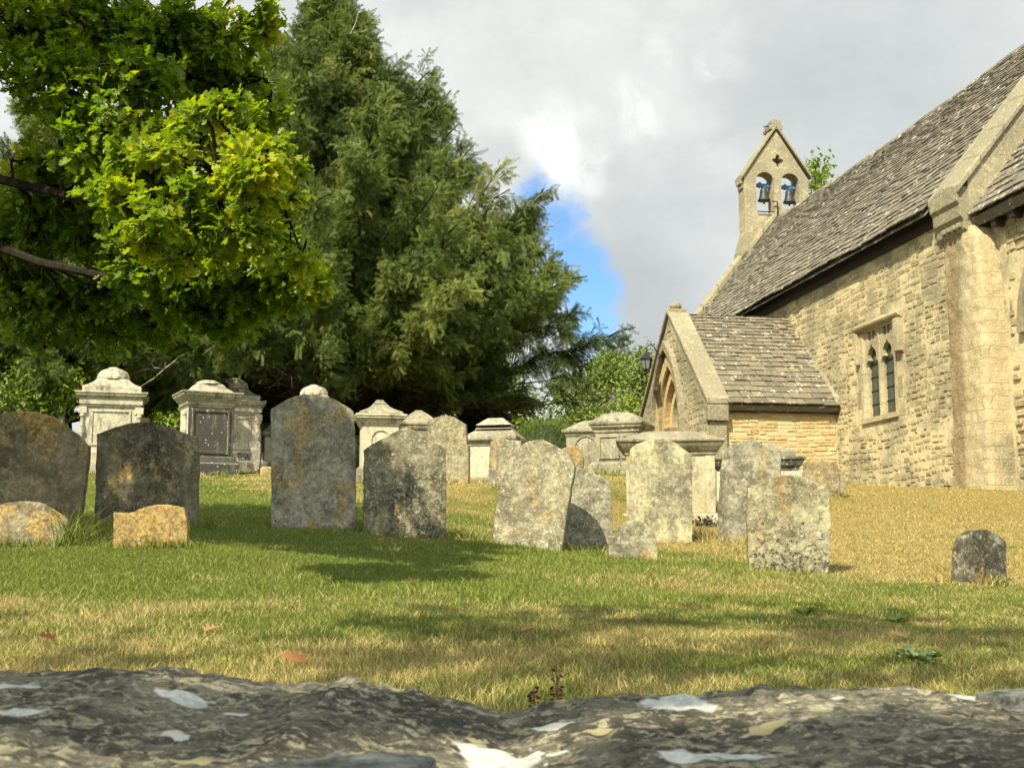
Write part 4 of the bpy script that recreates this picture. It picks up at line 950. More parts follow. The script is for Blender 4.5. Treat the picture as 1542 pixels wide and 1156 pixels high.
T_PALE = tomb_mat('pale_tomb_stone', 41, (.33,.305,.225), (.10,.095,.075), (.48,.45,.35), .6, .25)
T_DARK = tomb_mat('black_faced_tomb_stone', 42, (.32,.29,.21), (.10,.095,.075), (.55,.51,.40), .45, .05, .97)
T_GREY = tomb_mat('grey_tomb_stone', 43, (.19,.178,.125), (.07,.066,.05), (.32,.30,.22), .6, .15)
T_CREAM = tomb_mat('cream_tomb_stone', 44, (.39,.36,.26), (.12,.11,.08), (.52,.49,.37), .45, .15)
T_MOSS = tomb_mat('mossy_tomb_stone', 47, (.185,.165,.11), (.08,.072,.05), (.30,.28,.20), .5, .35)
T_BLACK = tomb_mat('near_black_tomb_stone', 45, (.10,.095,.085), (.04,.04,.035), (.18,.17,.15), .7, 0)  # shadow on the steps put into the colour; a chest lid shares it
T_WARM = tomb_mat('warm_tomb_stone', 46, (.34,.30,.19), (.13,.12,.08), (.45,.42,.29), .55, .4)

def pedestal(label, cx, by, Y, yaw, f, mat, mdie, plinth_mat=None, base_steps=None):
    H = lambda *q: [(a*f, c*f, z*f) for a, c, z in q]
    pm = plinth_mat or mat
    parts = [('plinth', pm, H((50,44,0),(50,44,14),(47,41,16),(47,41,30),(43,37,34)), 'rect'),
             ('die', mdie, H((41,35,34),(41,35,98)), 'rect'),
             ('panel_frame', mdie, [(-29*f, 29*f, 40*f, 94*f, -35*f, 3*f)], 'panel'),
             ('pilaster', mat, [(sx_*41*f - 6*f, sx_*41*f + 6*f, -39*f, -30*f, 34*f, 44*f) for sx_ in (-1, 1)] + [(sx_*41*f - 6*f, sx_*41*f + 6*f, -39*f, -30*f, 88*f, 98*f) for sx_ in (-1, 1)], 'boxes'),
             ('baluster', mat, [(sx_*41*f, -35*f, 44*f, 88*f) for sx_ in (-1, 1)], 'baluster'),
             ('cornice', mat, H((43,37,98),(43,37,101),(46,40,102),(46,40,109),(44.5,38.5,110),(46,40,112),(51,45,115),(51,45,118),(53,47,118.5),(53,47,121)), 'rect'),
             ('cap', mat, H((43,37,121),(43,37,130),(41,35,131),(34,29,134),(27,23,139),(23.5,21,143),(22,20,144)), 'rect'),
             ('dome', mat, H((23,0,144),(23.5,0,147),(22,0,152),(18.5,0,157),(12,0,160.5),(8,0,161),(7.5,0,163),(4,0,164),(.5,0,164.2)), 'dome')]
    if base_steps: parts = [('step', base_steps, H((66,60,-1),(66,60,8)), 'rect'), ('plinth', base_steps, H((58,52,8),(58,52,18),(50,44,22),(50,44,34)), 'rect')] + parts[1:]
    return tomb(label, cx, by, Y, yaw, parts, 'tomb', 'pedestal_tomb')

pedestal('pale pedestal tomb with fluted dome and corner balusters, furthest left of the tombs', 165, 713, 22.0, R(15), .985, T_PALE, T_PALE)
f = .84
Q = lambda *q: [(a*f, c*f, z*f) for a, c, z in q]
tomb('pedestal tomb with a blackened front panel below a wide flaring cornice', 309, 715, 21.0, R(27), [
    ('plinth', T_DARK, Q((52,38,0),(52,38,18),(49,36,20),(46,34,28),(44,33,31)), 'rect'),
    ('die', T_DARK, Q((41,31,31),(41,31,118)), 'rect'),
    ('panel_frame', T_DARK, [(-34*f, 34*f, 36*f, 114*f, -31*f, 4*f)], 'panel'),
    ('baluster', T_PALE, [(-44*f, -18*f, 60*f, 110*f), (44*f, -18*f, 60*f, 110*f)], 'baluster'),
    ('cornice', T_GREY, Q((42,32,118),(42,32,121),(44,34,122),(44,34,127),(47,37,131),(53,43,139),(53,43,142),(55,45,143),(55,45,146)), 'rect'),
    ('cap', T_PALE, Q((40,30,146),(38,28,150),(30,22,155),(25,18,161),(22,16,163)), 'rect'),
    ('dome', T_PALE, Q((21,0,163),(19,0,167),(12,0,170),(3,0,171)), 'dome')], 'tomb', 'pedestal_tomb')
pedestal('pale domed pedestal tomb on dark steps tucked behind the black panelled one', 348, 715, 24.0, R(14), .90, T_PALE, T_CREAM, None, T_BLACK)
pedestal('pale pedestal tomb of which only the fluted dome shows above the tallest headstone', 470, 720, 20.5, R(10), .865, T_PALE, T_PALE)
f = .80
tomb('white pedestal tomb with arched panel and pyramid cap, right of the tallest headstone', 570, 728, 20.0, R(12), [
    ('plinth', T_GREY, Q((44,38,0),(44,38,26),(40,34,29)), 'rect'),
    ('die', T_CREAM, Q((34,29,29),(34,29,108)), 'rect'),
    ('arch_panel', T_CREAM, [(-20*f, 20*f, 40*f, 80*f, -29*f, 2.5*f)], 'archpanel'),
    ('cornice', T_PALE, Q((35,30,106),(36,31,109),(39,34,113),(39,34,117),(46,41,120),(46,41,123),(48,43,124),(48,43,128)), 'rect'),
    ('cap', T_GREY, Q((41,36,128),(41,36,132),(33,29,136),(24,21,140),(17,15,145),(14,12,149)), 'rect'),
    ('finial', T_GREY, Q((12,11,149),(13,12,151),(8,7,154),(8,7,157),(4,4,158)), 'rect')], 'tomb', 'pedestal_tomb')
f = .75
tomb('grey chest tomb with hipped cap seen between the white pedestal and the orange-topped headstone', 629, 730, 22.0, R(10), [
    ('plinth', T_GREY, Q((40,36,0),(40,36,20)), 'rect'), ('die', T_GREY, Q((33,30,20),(33,30,108)), 'rect'),
    ('cornice', T_GREY, Q((35,32,108),(38,35,113),(38,35,117),(41,38,118),(41,38,123)), 'rect'),
    ('cap', T_GREY, Q((38,34,123),(16,14,143),(15,13,143),(6,5,150)), 'rect')])
tomb('low chest tomb with a two-tier gabled cap and dark hollow under its slab', 746, 731, 18.0, R(-14), [
    ('plinth', T_GREY, Q((54,48,0),(54,48,10),(50,44,13)), 'rect'), ('chest', T_CREAM, Q((45,40,13),(45,40,76)), 'rect'),
    ('corner_pilaster', T_WARM, [(sx_*40 - 5, sx_*40 + 1, -33, -28, 10, 57) for sx_ in (-.82, .93)], 'boxes'),
    ('slab', T_GREY, Q((46,41,76),(48,43,83),(55,50,88),(55,50,95)), 'rect'),
    ('cap', T_GREY, [(41, 36, 71, 88, 24), (28, 18, 84, 90, 26)], 'gable'), ('cap_ridge', T_PALE, [(27, 18, 90, 102, 12)], 'gable')])
f = 1.0
tomb('mossy chest tomb with hipped cap left of its twin beside the porch', 890, 712, 20.5, R(-16), [
    ('plinth', T_GREY, Q((36,40,0),(36,40,8)), 'rect'), ('chest', T_GREY, Q((30,34,8),(30,34,52)), 'rect'),
    ('arch_panel', T_GREY, [(-18, 18, 14, 36, -34, 2)], 'archpanel'),
    ('slab', T_GREY, Q((30,34,52),(32,36,54),(32,36,56),(36,40,59),(36,40,63)), 'rect'), ('cap', T_GREY, Q((33,37,63),(20,22,72),(9,10,78),(4,5,79)), 'rect')])
tomb('larger mossy chest tomb with rounded cap and moulded slab against the porch front', 938, 713, 19.5, R(-20), [
    ('plinth', T_GREY, Q((40,42,0),(40,42,12),(36,38,16)), 'rect'), ('chest', T_GREY, Q((33,35,16),(33,35,58)), 'rect'),
    ('panel_frame', T_GREY, [(-27, 4, 20, 55, -35, 3), (8, 28, 20, 55, -35, 3)], 'panel'),
    ('slab', T_GREY, Q((33,35,58),(35,37,60),(35,37,63),(39,41,67),(39,41,70),(41,43,71),(41,43,75)), 'rect'), ('cap', T_GREY, Q((37,39,75),(33,35,81),(24,26,87),(14,16,91),(10,12,92)), 'rect')])
tomb('wide table tomb with heavy moulded lid behind the tall cream headstone', 1010, 782, 15.0, R(-6), [
    ('plinth', T_WARM, Q((72,46,0),(72,46,5),(70,44,8)), 'rect'), ('chest', T_WARM, Q((64,40,8),(64,40,94)), 'rect'),
    ('corner_pilaster', T_WARM, [(x-7, x+7, -44, -39, 8, 92) for x in (-58, 58)], 'boxes'),
    ('lid', T_MOSS, Q((65,41,92),(67,43,95),(67,43,98),(70,46,100),(74,50,105),(76,52,108),(77,53,112),(80,56,113),(80,56,117)), 'rect'),
    ('cap', T_MOSS, Q((74,50,117),(60,38,122),(40,26,129),(30,18,131),(18,8,132)), 'rect')])
tomb('white chest tomb with flat moulded lid mostly hidden by the orange streaked headstone', 1143, 776, 16.2, R(-8), [
    ('plinth', T_CREAM, Q((70,44,0),(70,44,6)), 'rect'), ('chest', T_CREAM, Q((62,38,6),(62,38,64)), 'rect'),
    ('lid', T_BLACK, Q((58,36,64),(58,36,69),(62,40,72),(64,42,76),(66,44,80),(68,46,81),(68,46,85)), 'rect'),
    ('cap', T_GREY, Q((54,36,85),(54,36,94),(48,30,97),(20,10,106)), 'rect')])
f = .8
tomb('little chest tomb in the shade just left of the tallest headstone', 412, 704, 24.5, R(16), [
    ('plinth', T_GREY, Q((26,30,0),(26,30,8)), 'rect'), ('chest', T_CREAM, Q((20,24,8),(20,24,56)), 'rect'),
    ('slab', T_GREY, Q((22,26,56),(28,32,60),(28,32,64)), 'rect'), ('cap', T_GREY, Q((26,30,64),(10,12,80)), 'rect')])

# dead dark bouquet lying by the table tomb
p = at(1068, 778, 14.2); p.z = GZ(p.x, p.y); N = 150
t4 = np.array([[0,0,0],[.5,.22,.08],[1,0,0],[.5,-.22,.08]]); f4 = np.array([[0,1,2],[0,2,3]])
pos = np.c_[rng.normal(0,.13,N), rng.normal(0,.06,N), np.abs(rng.normal(.03,.03,N))]
X, Y_, Z_ = frame_from(rng.normal(size=(N,3)) + [0,0,.5], rng.normal(size=(N,3))); v, tt = scatter(t4, f4, pos, X, Y_, Z_, rng.uniform(.03,.08,N))
M_DEAD = leaf_mat('withered_petals', (.02,.018,.018), (.05,.04,.04), (.22,.20,.19), .1)
tag(np_mesh('withered_bouquet', v, tt, {'tint': np.repeat(rng.random(N), 4)}, M_DEAD, None, p), 'heap of dark withered flowers lying at the foot of the wide table tomb', 'flowers')

# ------------------------------------------------------------------ boundary wall under the lens
km = NT('lichened_coping'); v = km.coord(3.0)
n1 = km.noise(v, 8, 8, .62); n2 = km.noise(v, 45, 8, .72); n3 = km.noise(km.coord(4.0), 110, 6, .7); n4 = km.noise(v, 260, 4, .7)
c = km.mix(km.mr(n1, .38, .62), (.075,.072,.058), (.21,.197,.148)); c = km.mix(km.math('MULTIPLY', km.mr(n2, .50, .57), .8), c, (.052,.05,.042))
cr = km.math('ADD', n2, km.math('MULTIPLY', km.math('SUBTRACT', km.noise(km.coord(6.0), 14, 4), .5), .5))
c = km.mix(km.math('MULTIPLY', km.mr(km.noise(km.coord(7.0), 58, 7, .72), .525, .56), km.mr(cr, .38, .56)), c, km.mix(n3, (.36,.32,.17), (.50,.47,.35)))
c = km.mix(km.math('MULTIPLY', km.mr(n3, .56, .62), .8), c, (.46,.43,.33)); c = km.mix(km.math('MULTIPLY', km.mr(n4, .48, .60), .45), c, (.04,.038,.032))
fr = km.math('MULTIPLY', km.math('SUBTRACT', n3, .5), .10)
w3 = km.warp(km.warp(v, 13, .09), 70, .016); d3 = km.voro(w3, 8.5); r3 = km.sep(km.voro(w3, 8.5, out='Color'))
wh = km.math('MULTIPLY', km.mr(km.math('ADD', d3, fr), .27, .30, 1, 0), km.mr(r3[0], .42, .43))
c = km.mix(wh, c, km.mix(km.mr(n3, .3, .7), (.46,.48,.44), (.80,.81,.77)))
d4 = km.voro(w3, 21); r4 = km.sep(km.voro(w3, 21, out='Color'))
c = km.mix(km.math('MULTIPLY', km.mr(km.math('ADD', d4, fr), .24, .28, 1, 0), km.mr(r4[1], .78, .79)), c, (.66,.66,.58))
c = km.mix(km.math('MULTIPLY', km.mr(km.math('ADD', km.voro(w3, 22), fr), .28, .33, 1, 0), km.mr(km.sep(km.voro(w3, 22, out='Color'))[2], .90, .91)), c, (.40,.36,.20))
km.surf(c, .95, km.bump(km.math('ADD', n2, km.math('ADD', km.math('MULTIPLY', n3, .5), km.math('MULTIPLY', n4, .3))), 1.0, .008), .1); M_COPE = km.m
kp = NT('pale_split_stone'); v = kp.coord(5.0); n = kp.noise(v, 46, 9, .78); M_SPLIT = kp.surf(kp.mix(kp.mr(n, .35, .62), (.09,.092,.078), (.42,.44,.40)), .95, kp.bump(n, 1.0, .012), .15)
bw = empty('stone_wall', (0, .73, -.5)); tag(bw, 'lichen covered dry stone boundary wall running along the near edge', 'wall')
def edge_z(x):      # crest of the far edge (seen from the lens), by distance along the wall
    px = 771 + x * F
    pts = [(-3000,1010),(-600,1012),(-200,1000),(0,998),(90,1000),(150,996),(285,994),(330,1003),(390,1013),(470,1017),(540,1008),(600,1022),(680,1042),(740,1053),(762,1060),(800,1050),(860,1038),(910,1030),(1000,1033),(1080,1030),(1110,1023),(1250,1024),(1360,1026),(1440,1036),(1485,1044),(1560,1040),(2000,1030),(4500,1034)]
    for (a, ya), (b_, yb) in zip(pts, pts[1:]):
        if a <= px <= b_: return -(ya + (yb - ya)*(px - a)/(b_ - a) - 840) / F * 1.0
    return -.1
def coping(x0, x1, seed, fine):
    nx_ = int((x1 - x0) / fine); ny_ = int(.62 / (fine * 1.2)); V_ = []
    for j in range(ny_ + 1):
        fy = j / ny_; y = .44 + .60 * fy
        for i in range(nx_ + 1):
            x = x0 + (x1 - x0) * i / nx_
            z = edge_z(x) - .002
            z += -.012 * (1 - fy) - .10 * max(0, (.16 - fy) / .16) ** 2 - .09 * max(0, (fy - .93) / .07) ** 2
            ex = min(x - x0, x1 - x) / .012
            if ex < 1: z -= .0015 * (1 - ex) ** 2
            u_ = Vector((x*9, y*9, 1.3)); z += .0016 * mnoise.fractal(Vector((x*70, y*70, 2)), .8, 2.0, 4); z += .0024 * mnoise.fractal(u_, .9, 2.1, 4) * (1 - .55*fy) + .004 * mnoise.noise(Vector((x*60, y*45, 1)))
            # a split runs across the near part of the left stone
            if abs(x + .40 + 1.6*(y - .62)) < .012 and y < .80: z -= .008
            V_.append((x, y - .73, z + .5))
    me = MB(); me.v = V_; me.t = [.5]*len(V_); w_ = nx_ + 1
    for j in range(ny_):
        for i in range(nx_): me.f.append((j*w_+i, j*w_+i+1, (j+1)*w_+i+1, (j+1)*w_+i))
    b0 = len(me.v)      # skirt down to the wall body so the stone has its thickness
    rim = [i for i in range(w_)] + [j*w_ + nx_ for j in range(1, ny_+1)] + [ny_*w_ + i for i in range(nx_-1, -1, -1)] + [j*w_ for j in range(ny_-1, 0, -1)]
    for r_ in rim: x, y, z = me.v[r_]; me.v.append((x, y, .5 - .27)); me.t.append(.5)
    n_ = len(rim)
    for q in range(n_): me.f.append((rim[q], b0+q, b0+(q+1)%n_, rim[(q+1)%n_]))
    me.f.append(tuple(b0+q for q in range(n_)))
    return me.build('coping_stone', M_COPE, bw, smooth=True)
coping(-.80, .80, 1.3, .0045)
coping(-2.4, -.808, 2.2, .02); coping(.808, 2.4, 6.1, .02)
# pale split flake wedged in front of the joint
px_, py_ = 575, 1128
def flake(cx, cy, Yd, outline, h, lab):
    c0_ = at(cx, cy, Yd); m = MB(); ring = [(a, c_) for a, c_ in outline]
    m.loft([[(a*1.03, c_*1.03, -.03) for a, c_ in ring], [(a, c_, h*.6 + .003*mnoise.noise(Vector((a*60, c_*60, 1)))) for a, c_ in ring], [(a*.93, c_*.90, h + .003*mnoise.noise(Vector((a*90, c_*60, 3)))) for a, c_ in ring]])
    return tag(m.build('stone_flake', M_SPLIT, None, c0_ + Vector((0, 0, -.004)), bevel=.002), lab, 'stone flake', 'pale flakes on the boundary wall')
flake(548, 1140, .615, [(-.030,-.05),(.018,-.055),(.024,-.022),(.034,.006),(.016,.016),(.004,.008),(-.006,.020),(-.016,.016),(-.022,.004),(-.042,-.008),(-.056,-.03)], .004, 'pale grey split flake set among dark lichen on the wall, broad and flat')
flake(1530, 1046, .97, [(-.022,-.02),(.03,-.025),(.09,-.01),(.09,.03),(.03,.035),(-.012,.018),(-.03,.002)], .006, 'white flake of stone on the wall crest below the small dark lone headstone')
b = MB(); b.box(-2.4, 2.4, -.22, .24, -.98, .23, -1)
rubble(b, lambda s, z, d: (s, -.22 - d, z), -2.4, 2.4, -.95, .22, None, (.07,.13), (.14,.4), (.01,.04), seed=71); rubble(b, lambda s, z, d: (s, .24 + d, z), -2.4, 2.4, -.3, .22, None, (.07,.13), (.14,.4), (.01,.03), seed=72)
b.build('wall_body', M_WALL, bw, fix=False)

# far low wall beyond the clipped hedge
p0, p1 = at(745, 680, 27.5), at(885, 690, 29); dv = (p1 - p0); L = dv.length; yaw = math.atan2(dv.y, dv.x)
b = MB(); b.box(0, L, 0, .35, -.5, .50, M); b.box(-.02, L + .02, -.05, .40, .501, .58, .3)
rubble(b, lambda s, z, d: (s, -d, z), 0, L, -.3, .49, None, (.08,.14), (.15,.4), (.01,.03), seed=77); p0.z = GZ(p0.x, p0.y)
fw = empty('low_wall', p0, yaw); tag(fw, 'low grey stone wall glimpsed below the rounded green hedge', 'wall'); b.build('wall_body', M_GABLE, fw, fix=False)
# ------------------------------------------------------------------ trees
T_LEAF = np.array([[0,0,0],[.30,.17,.03],[.5,.24,.035],[.78,.15,.0],[1,0,-.06],[.78,-.15,.0],[.5,-.24,.035],[.30,-.17,.03],[.5,0,-.01]])
F_LEAF = np.array([[8,0,1],[8,1,2],[8,2,3],[8,3,4],[8,4,5],[8,5,6],[8,6,7],[8,7,0]])
# lobed oak leaf, folded along its midrib
_half = [(0,.0),(.10,.05),(.20,.09),(.27,.21),(.36,.22),(.42,.12),(.52,.15),(.58,.32),(.68,.31),(.72,.17),(.80,.16),(.86,.25),(.95,.18),(1.0,.0)]
T_OAK = np.array([[x, y, .25*abs(y) - .10*x*x] for x, y in _half] + [[x, -y, .25*abs(y) - .10*x*x] for x, y in _half[1:-1]])
_nh = len(_half); _mid = len(T_OAK)
T_OAK = np.vstack([T_OAK, [[.33,0,-.01],[.68,0,-.045]]])
F_OAK = []
for i in range(_nh - 1):
    m_ = _mid if (_half[i][0] + _half[i+1][0])/2 < .5 else _mid + 1
    F_OAK.append([m_, i, i+1])
    a = 0 if i == 0 else _nh + i - 1; b_ = _nh - 1 if i == _nh - 2 else _nh + i
    F_OAK.append([m_, b_, a])
F_OAK += [[_mid, 6, _mid+1], [_mid, _mid+1, _nh + 5]]
F_OAK = np.array(F_OAK)
# feathery yew frond: flat pairs of narrow needles along a stalk
_v, _f = [], []
for i in range(7):
    x = .08 + .13*i; L = .30*(1 - .6*i/7)
    for sg in (1, -1):
        b_ = len(_v); xe, ye = x + L*.75, sg*L*.62; dz_ = -.10 - .02*i
        _v += [[x - .02, 0, 0], [x + .035, 0, 0], [xe, ye, dz_], [xe - .035, ye + sg*.006, dz_]]; _f += [[b_, b_+1, b_+2], [b_, b_+2, b_+3]]
b_ = len(_v); _v += [[.8,-.02,0],[.8,.02,0],[1.08,0,-.08]]; _f += [[b_, b_+1, b_+2]]
T_YEW = np.array(_v); F_YEW = np.array(_f)

M_OBARK = bark_mat('shade_dark_oak_bark', (.010,.008,.006), (.032,.027,.020)); M_BARK = bark_mat('grey_brown_bark', (.035,.028,.02), (.11,.09,.065)); M_YBARK = bark_mat('reddish_bark', (.016,.011,.008), (.045,.032,.024)); M_DEADW = bark_mat('bleached_dead_twigs', (.26,.235,.19), (.42,.39,.33))  # oak bark darkened to stand for shade on its limbs

def add_leaves(store, tv, tf, pos, dirs, up, scale, tint):
    X, Y_, Z_ = frame_from(dirs, up); v, t = scatter(tv, tf, pos, X, Y_, Z_, scale)
    store.append((v, t, np.repeat(tint, len(tv))))
def join(name, store, mat, parent):
    vs, ts, ti, o = [], [], [], 0
    for v, t, q in store: vs.append(v); ts.append(t + o); ti.append(q); o += len(v)
    return np_mesh(name, np.vstack(vs), np.vstack(ts), {'tint': np.concatenate(ti)}, mat, parent)

def leafy_tree(name, label, cat, base, H, lobes, mat, leaf=.16, per_lobe=900, tv=T_LEAF, tf=F_LEAF, group=None, trunk_r=.16, bark=None, shell=.55, droop=.35):
    """lobes: (x, y, z, rx, ry, rz) in metres from the base"""
    o = empty(name, base); tag(o, label, cat, group)
    m = MB(); top = max(l[2] for l in lobes)
    top = top*.72; m.tube([(0,0,-.3),(.03,0,top*.35),(0,.05,top*.7),(0,0,top)], [trunk_r*1.25, trunk_r, trunk_r*.7, trunk_r*.2], 9)
    for l in lobes:
        z0 = max(.2, min(l[2] - .6*abs(l[0]) - .3*l[5], top*.8)); m.tube([(0,0,z0*.8), (l[0]*.5, l[1]*.5, (z0 + l[2])/2 + .05), (l[0], l[1], l[2])], [trunk_r*.5, trunk_r*.3, trunk_r*.1], 6)
    m.build('trunk', bark or M_BARK, o)
    st = []
    for l in lobes:
        vol = l[3]*l[4] + l[3]*l[5] + l[4]*l[5]; n = int(per_lobe * vol / .75); nc = max(6, n // 14)
        u = unit(rng.normal(size=(nc, 3))); rad = (shell + (1 - shell) * rng.random((nc, 1)) ** .6) * (.86 + .28*rng.random((nc, 1)))
        cpos = np.array(l[:3]) + u * rad * np.array(l[3:]); ctint = np.clip(.5 + .25*rng.normal(size=nc), 0, 1)
        k_ = 14; cd = unit(u * 1.0 + rng.normal(size=(nc, 3)) * .35 + [0, 0, -.1])
        off = rng.normal(size=(nc, k_, 3)) * leaf * 1.15
        pos = (cpos[:, None] + off).reshape(-1, 3); d_ = unit(np.repeat(cd, k_, 0) + rng.normal(size=(nc*k_, 3))*.6 - [0, 0, droop])
        up = unit(np.repeat(u, k_, 0)*.5 + [0, 0, .9] + rng.normal(size=(nc*k_, 3))*.35)
        # frame_from's third axis is perpendicular to the leaf; give it the upward side vector
        side = np.cross(up, d_); 
        X = unit(d_); Y_ = unit(side); Z_ = np.cross(X, Y_)
        sc = leaf * rng.uniform(.6, 1.25, len(pos)); v, t = scatter(tv, tf, pos, X, Y_, Z_, sc)
        st.append((v, t, np.repeat(np.clip(np.repeat(ctint, k_) + .18*rng.normal(size=len(pos)), 0, 1), len(tv))))
    join('crown', st, mat, o); return o

# --- the old yew ---
def yew(label, base, prof, seed, nb, lean_dirs=None, dens=1.0, top_open=0.0, trunk=.55, extra=()):
    """prof: (height, radius) of the crown outline"""
    r = np.random.default_rng(seed); o = empty('yew_tree', base); tag(o, label, 'yew', 'yew trees')
    hs = np.array([p[0] for p in prof]); rs = np.array([p[1] for p in prof]); Htop = hs[-1]
    m = MB(); deads = []; st = []
    m.tube([(0,0,-.4),(.05,.0,1.2),(-.05,.1,3.0),(.1,0,Htop*.6),(0,0,Htop*.97)], [trunk*1.3, trunk, trunk*.75, trunk*.35, .03], 12)
    for a_ in range(7):
        th = a_ * .9 + .3; m.tube([(trunk*.9*math.cos(th), trunk*.9*math.sin(th), -.4), (trunk*.7*math.cos(th), trunk*.7*math.sin(th), 1.4), (.8*math.cos(th), .8*math.sin(th), 3.0)], [trunk*.5, trunk*.38, trunk*.18], 7)
    P, D, U, S, TT = [], [], [], [], []
    for i in range(nb):
        zt = hs[0] + (Htop - hs[0]) * (r.random() ** .85); th = r.random() * 6.283; rad = np.interp(zt, hs, rs)
        rad *= r.uniform(.66, 1.12) * (1 + .06 * math.sin(3*th + zt)); bt = r.normal(.5, .2)
        tip = np.array([math.cos(th)*rad, math.sin(th)*rad, zt + .1])
        rise = .75 * rad * (.15 + .85 * min(1, (zt - hs[0]) / (Htop*.45)))
        b0 = np.array([math.cos(th)*.12, math.sin(th)*.12, max(.9, zt - rise - .2)])
        L = np.linalg.norm(tip - b0); n = max(5, int(L / .35)); pts = []
        for j in range(n + 1):
            f = j / n; q = b0 + (tip - b0) * f; q = q + np.array([0, 0, -.10*L*math.sin(math.pi*f) * (.4 if zt > Htop*.5 else -.2)]) + r.normal(size=3) * .05 * min(1, 3*f); pts.append(q)
        m.tube([tuple(q) for q in pts], [max(.012, .055*(1 - j/(n+.5)) * (.5 + L/8)) for j in range(n + 1)], 5)
        ax = unit(tip - b0); sidev = unit(np.cross(ax, [0, 0, 1.0])); openf = top_open if zt > Htop*.80 else 0
        nsub = int(L * 5.0 * dens * (1 - .5*openf)) + 4
        for s_ in range(nsub):
            f = r.uniform(.30, 1.0) ** .8; q = b0 + (tip - b0)*f; idx = min(n, int(f*n)); q = pts[idx] + r.normal(size=3)*.06
            ls = r.uniform(.45, 1.15) * (1.15 - .55*f) * (1 if L > 2 else .6)
            sd_ = unit(ax*r.uniform(.45, 1.1) + sidev*r.choice([-1, 1])*r.uniform(.2, .9) + np.array([0, 0, r.normal(.18, .50)]))
            e = q + sd_*ls + np.array([0, 0, -.16*ls]); m.tube([tuple(q), tuple((q+e)/2 + [0, 0, .04]), tuple(e)], [.014, .010, .004], 3)
            ns = int(ls*52*dens) + 4; g = r.random(ns)
            pp = q + (e - q)*g[:, None] + r.normal(size=(ns, 3))*.05
            dd_ = unit(sd_*.8 + np.cross(sd_, [0, 0, 1.0])*r.choice([-1, 1], size=(ns, 1))*r.uniform(.1, .9, (ns, 1)) + np.c_[np.zeros(ns), np.zeros(ns), -r.uniform(-.15, 1.3, ns)] + r.normal(size=(ns, 3))*.25)
            P.append(pp); D.append(dd_); U.append(unit(r.normal(size=(ns, 3))*.9 + [0, 0, .8])); S.append(r.uniform(.14, .30, ns)); TT.append(np.clip(bt + .2*r.normal(size=ns), 0, 1))
        if r.random() < .10:      # a bare bleached branch
            dead = MB(); deads.append(dead)
            f = r.uniform(.75, 1.0); q = b0 + (tip - b0)*f; q = q + unit(q*[1,1,0])*.15
            for t_ in range(4):
                d_ = unit(ax + r.normal(size=3)*.7); e1 = q + d_*.25; e2 = e1 + unit(d_ + r.normal(size=3)*.5)*.28; dead.tube([tuple(q), tuple(e1), tuple(e2)], [.013, .009, .003], 4)
    for (x, y, z, rx, ry, rz, cnt) in extra:      # dense inner foliage
        u = unit(r.normal(size=(cnt, 3))) * r.random((cnt, 1)) ** .45; P.append(np.array([x, y, z]) + u*[rx, ry, rz]); D.append(unit(u*[1,1,.2] + r.normal(size=(cnt, 3))*.5 - [0, 0, .4])); U.append(unit(r.normal(size=(cnt, 3))*.6 + [0, 0, 1])); S.append(r.uniform(.35, .6, cnt)); TT.append(r.random(cnt)*.4)
    P, D, U, S, TT = map(np.concatenate, (P, D, U, S, TT))
    ok = P[:, 2] > np.interp(np.hypot(P[:, 0], P[:, 1]), [0, 2, 4, 5.5], [1.5, 1.6, 1.75, 1.9]) + .22*np.sin(P[:, 0]*2.1 + P[:, 1])
    P, D, U, S, TT = P[ok], D[ok], U[ok], S[ok], TT[ok]
    add_leaves(st, T_YEW, F_YEW, P, D, U, S, TT); m.build('trunk', M_YBARK, o, fix=False); [q_.build('dead_branch', M_DEADW, o, fix=False) for q_ in deads]; join('crown', st, M_YEW, o)
    print('yew sprays', len(P)); return o
M_YEW = leaf_mat('yew_needles', (.044,.072,.018), (.122,.165,.036), (.225,.245,.068), .25, (1.3,1.4,.5), .25, .6)
YB = at(488, 722, 27.0); YB.z = GZ(YB.x, YB.y)
yew('huge old yew tree with drooping dark sprays standing centre behind the tombs', YB, [(1.3,5.1),(2.3,5.7),(3.3,6.0),(4.4,5.9),(5.6,5.0),(6.2,4.5),(6.9,3.9),(8.1,2.6),(9.2,1.6),(10.1,.85),(10.8,.25)], 5, 300, dens=.95, top_open=.6,
    extra=((0,1.0,4.2,3.6,3.0,2.6,4200),(-2.6,.2,3.0,2.4,2.0,1.8,1600),(2.0,.6,3.6,2.2,2.2,1.8,1500),(0,.5,7.2,2.0,2.0,1.8,1200)))
YB2 = at(60, 722, 27.5); YB2.z = GZ(YB2.x, YB2.y)
yew('second yew with low spreading boughs behind the domed tombs under the oak', YB2, [(1.7,3.8),(2.4,4.6),(3.6,4.8),(5.0,4.2),(6.3,3.2),(7.4,2.0),(8.4,.6)], 9, 130, dens=.85,
    extra=((0,.8,3.9,3.0,2.4,1.8,2400),))

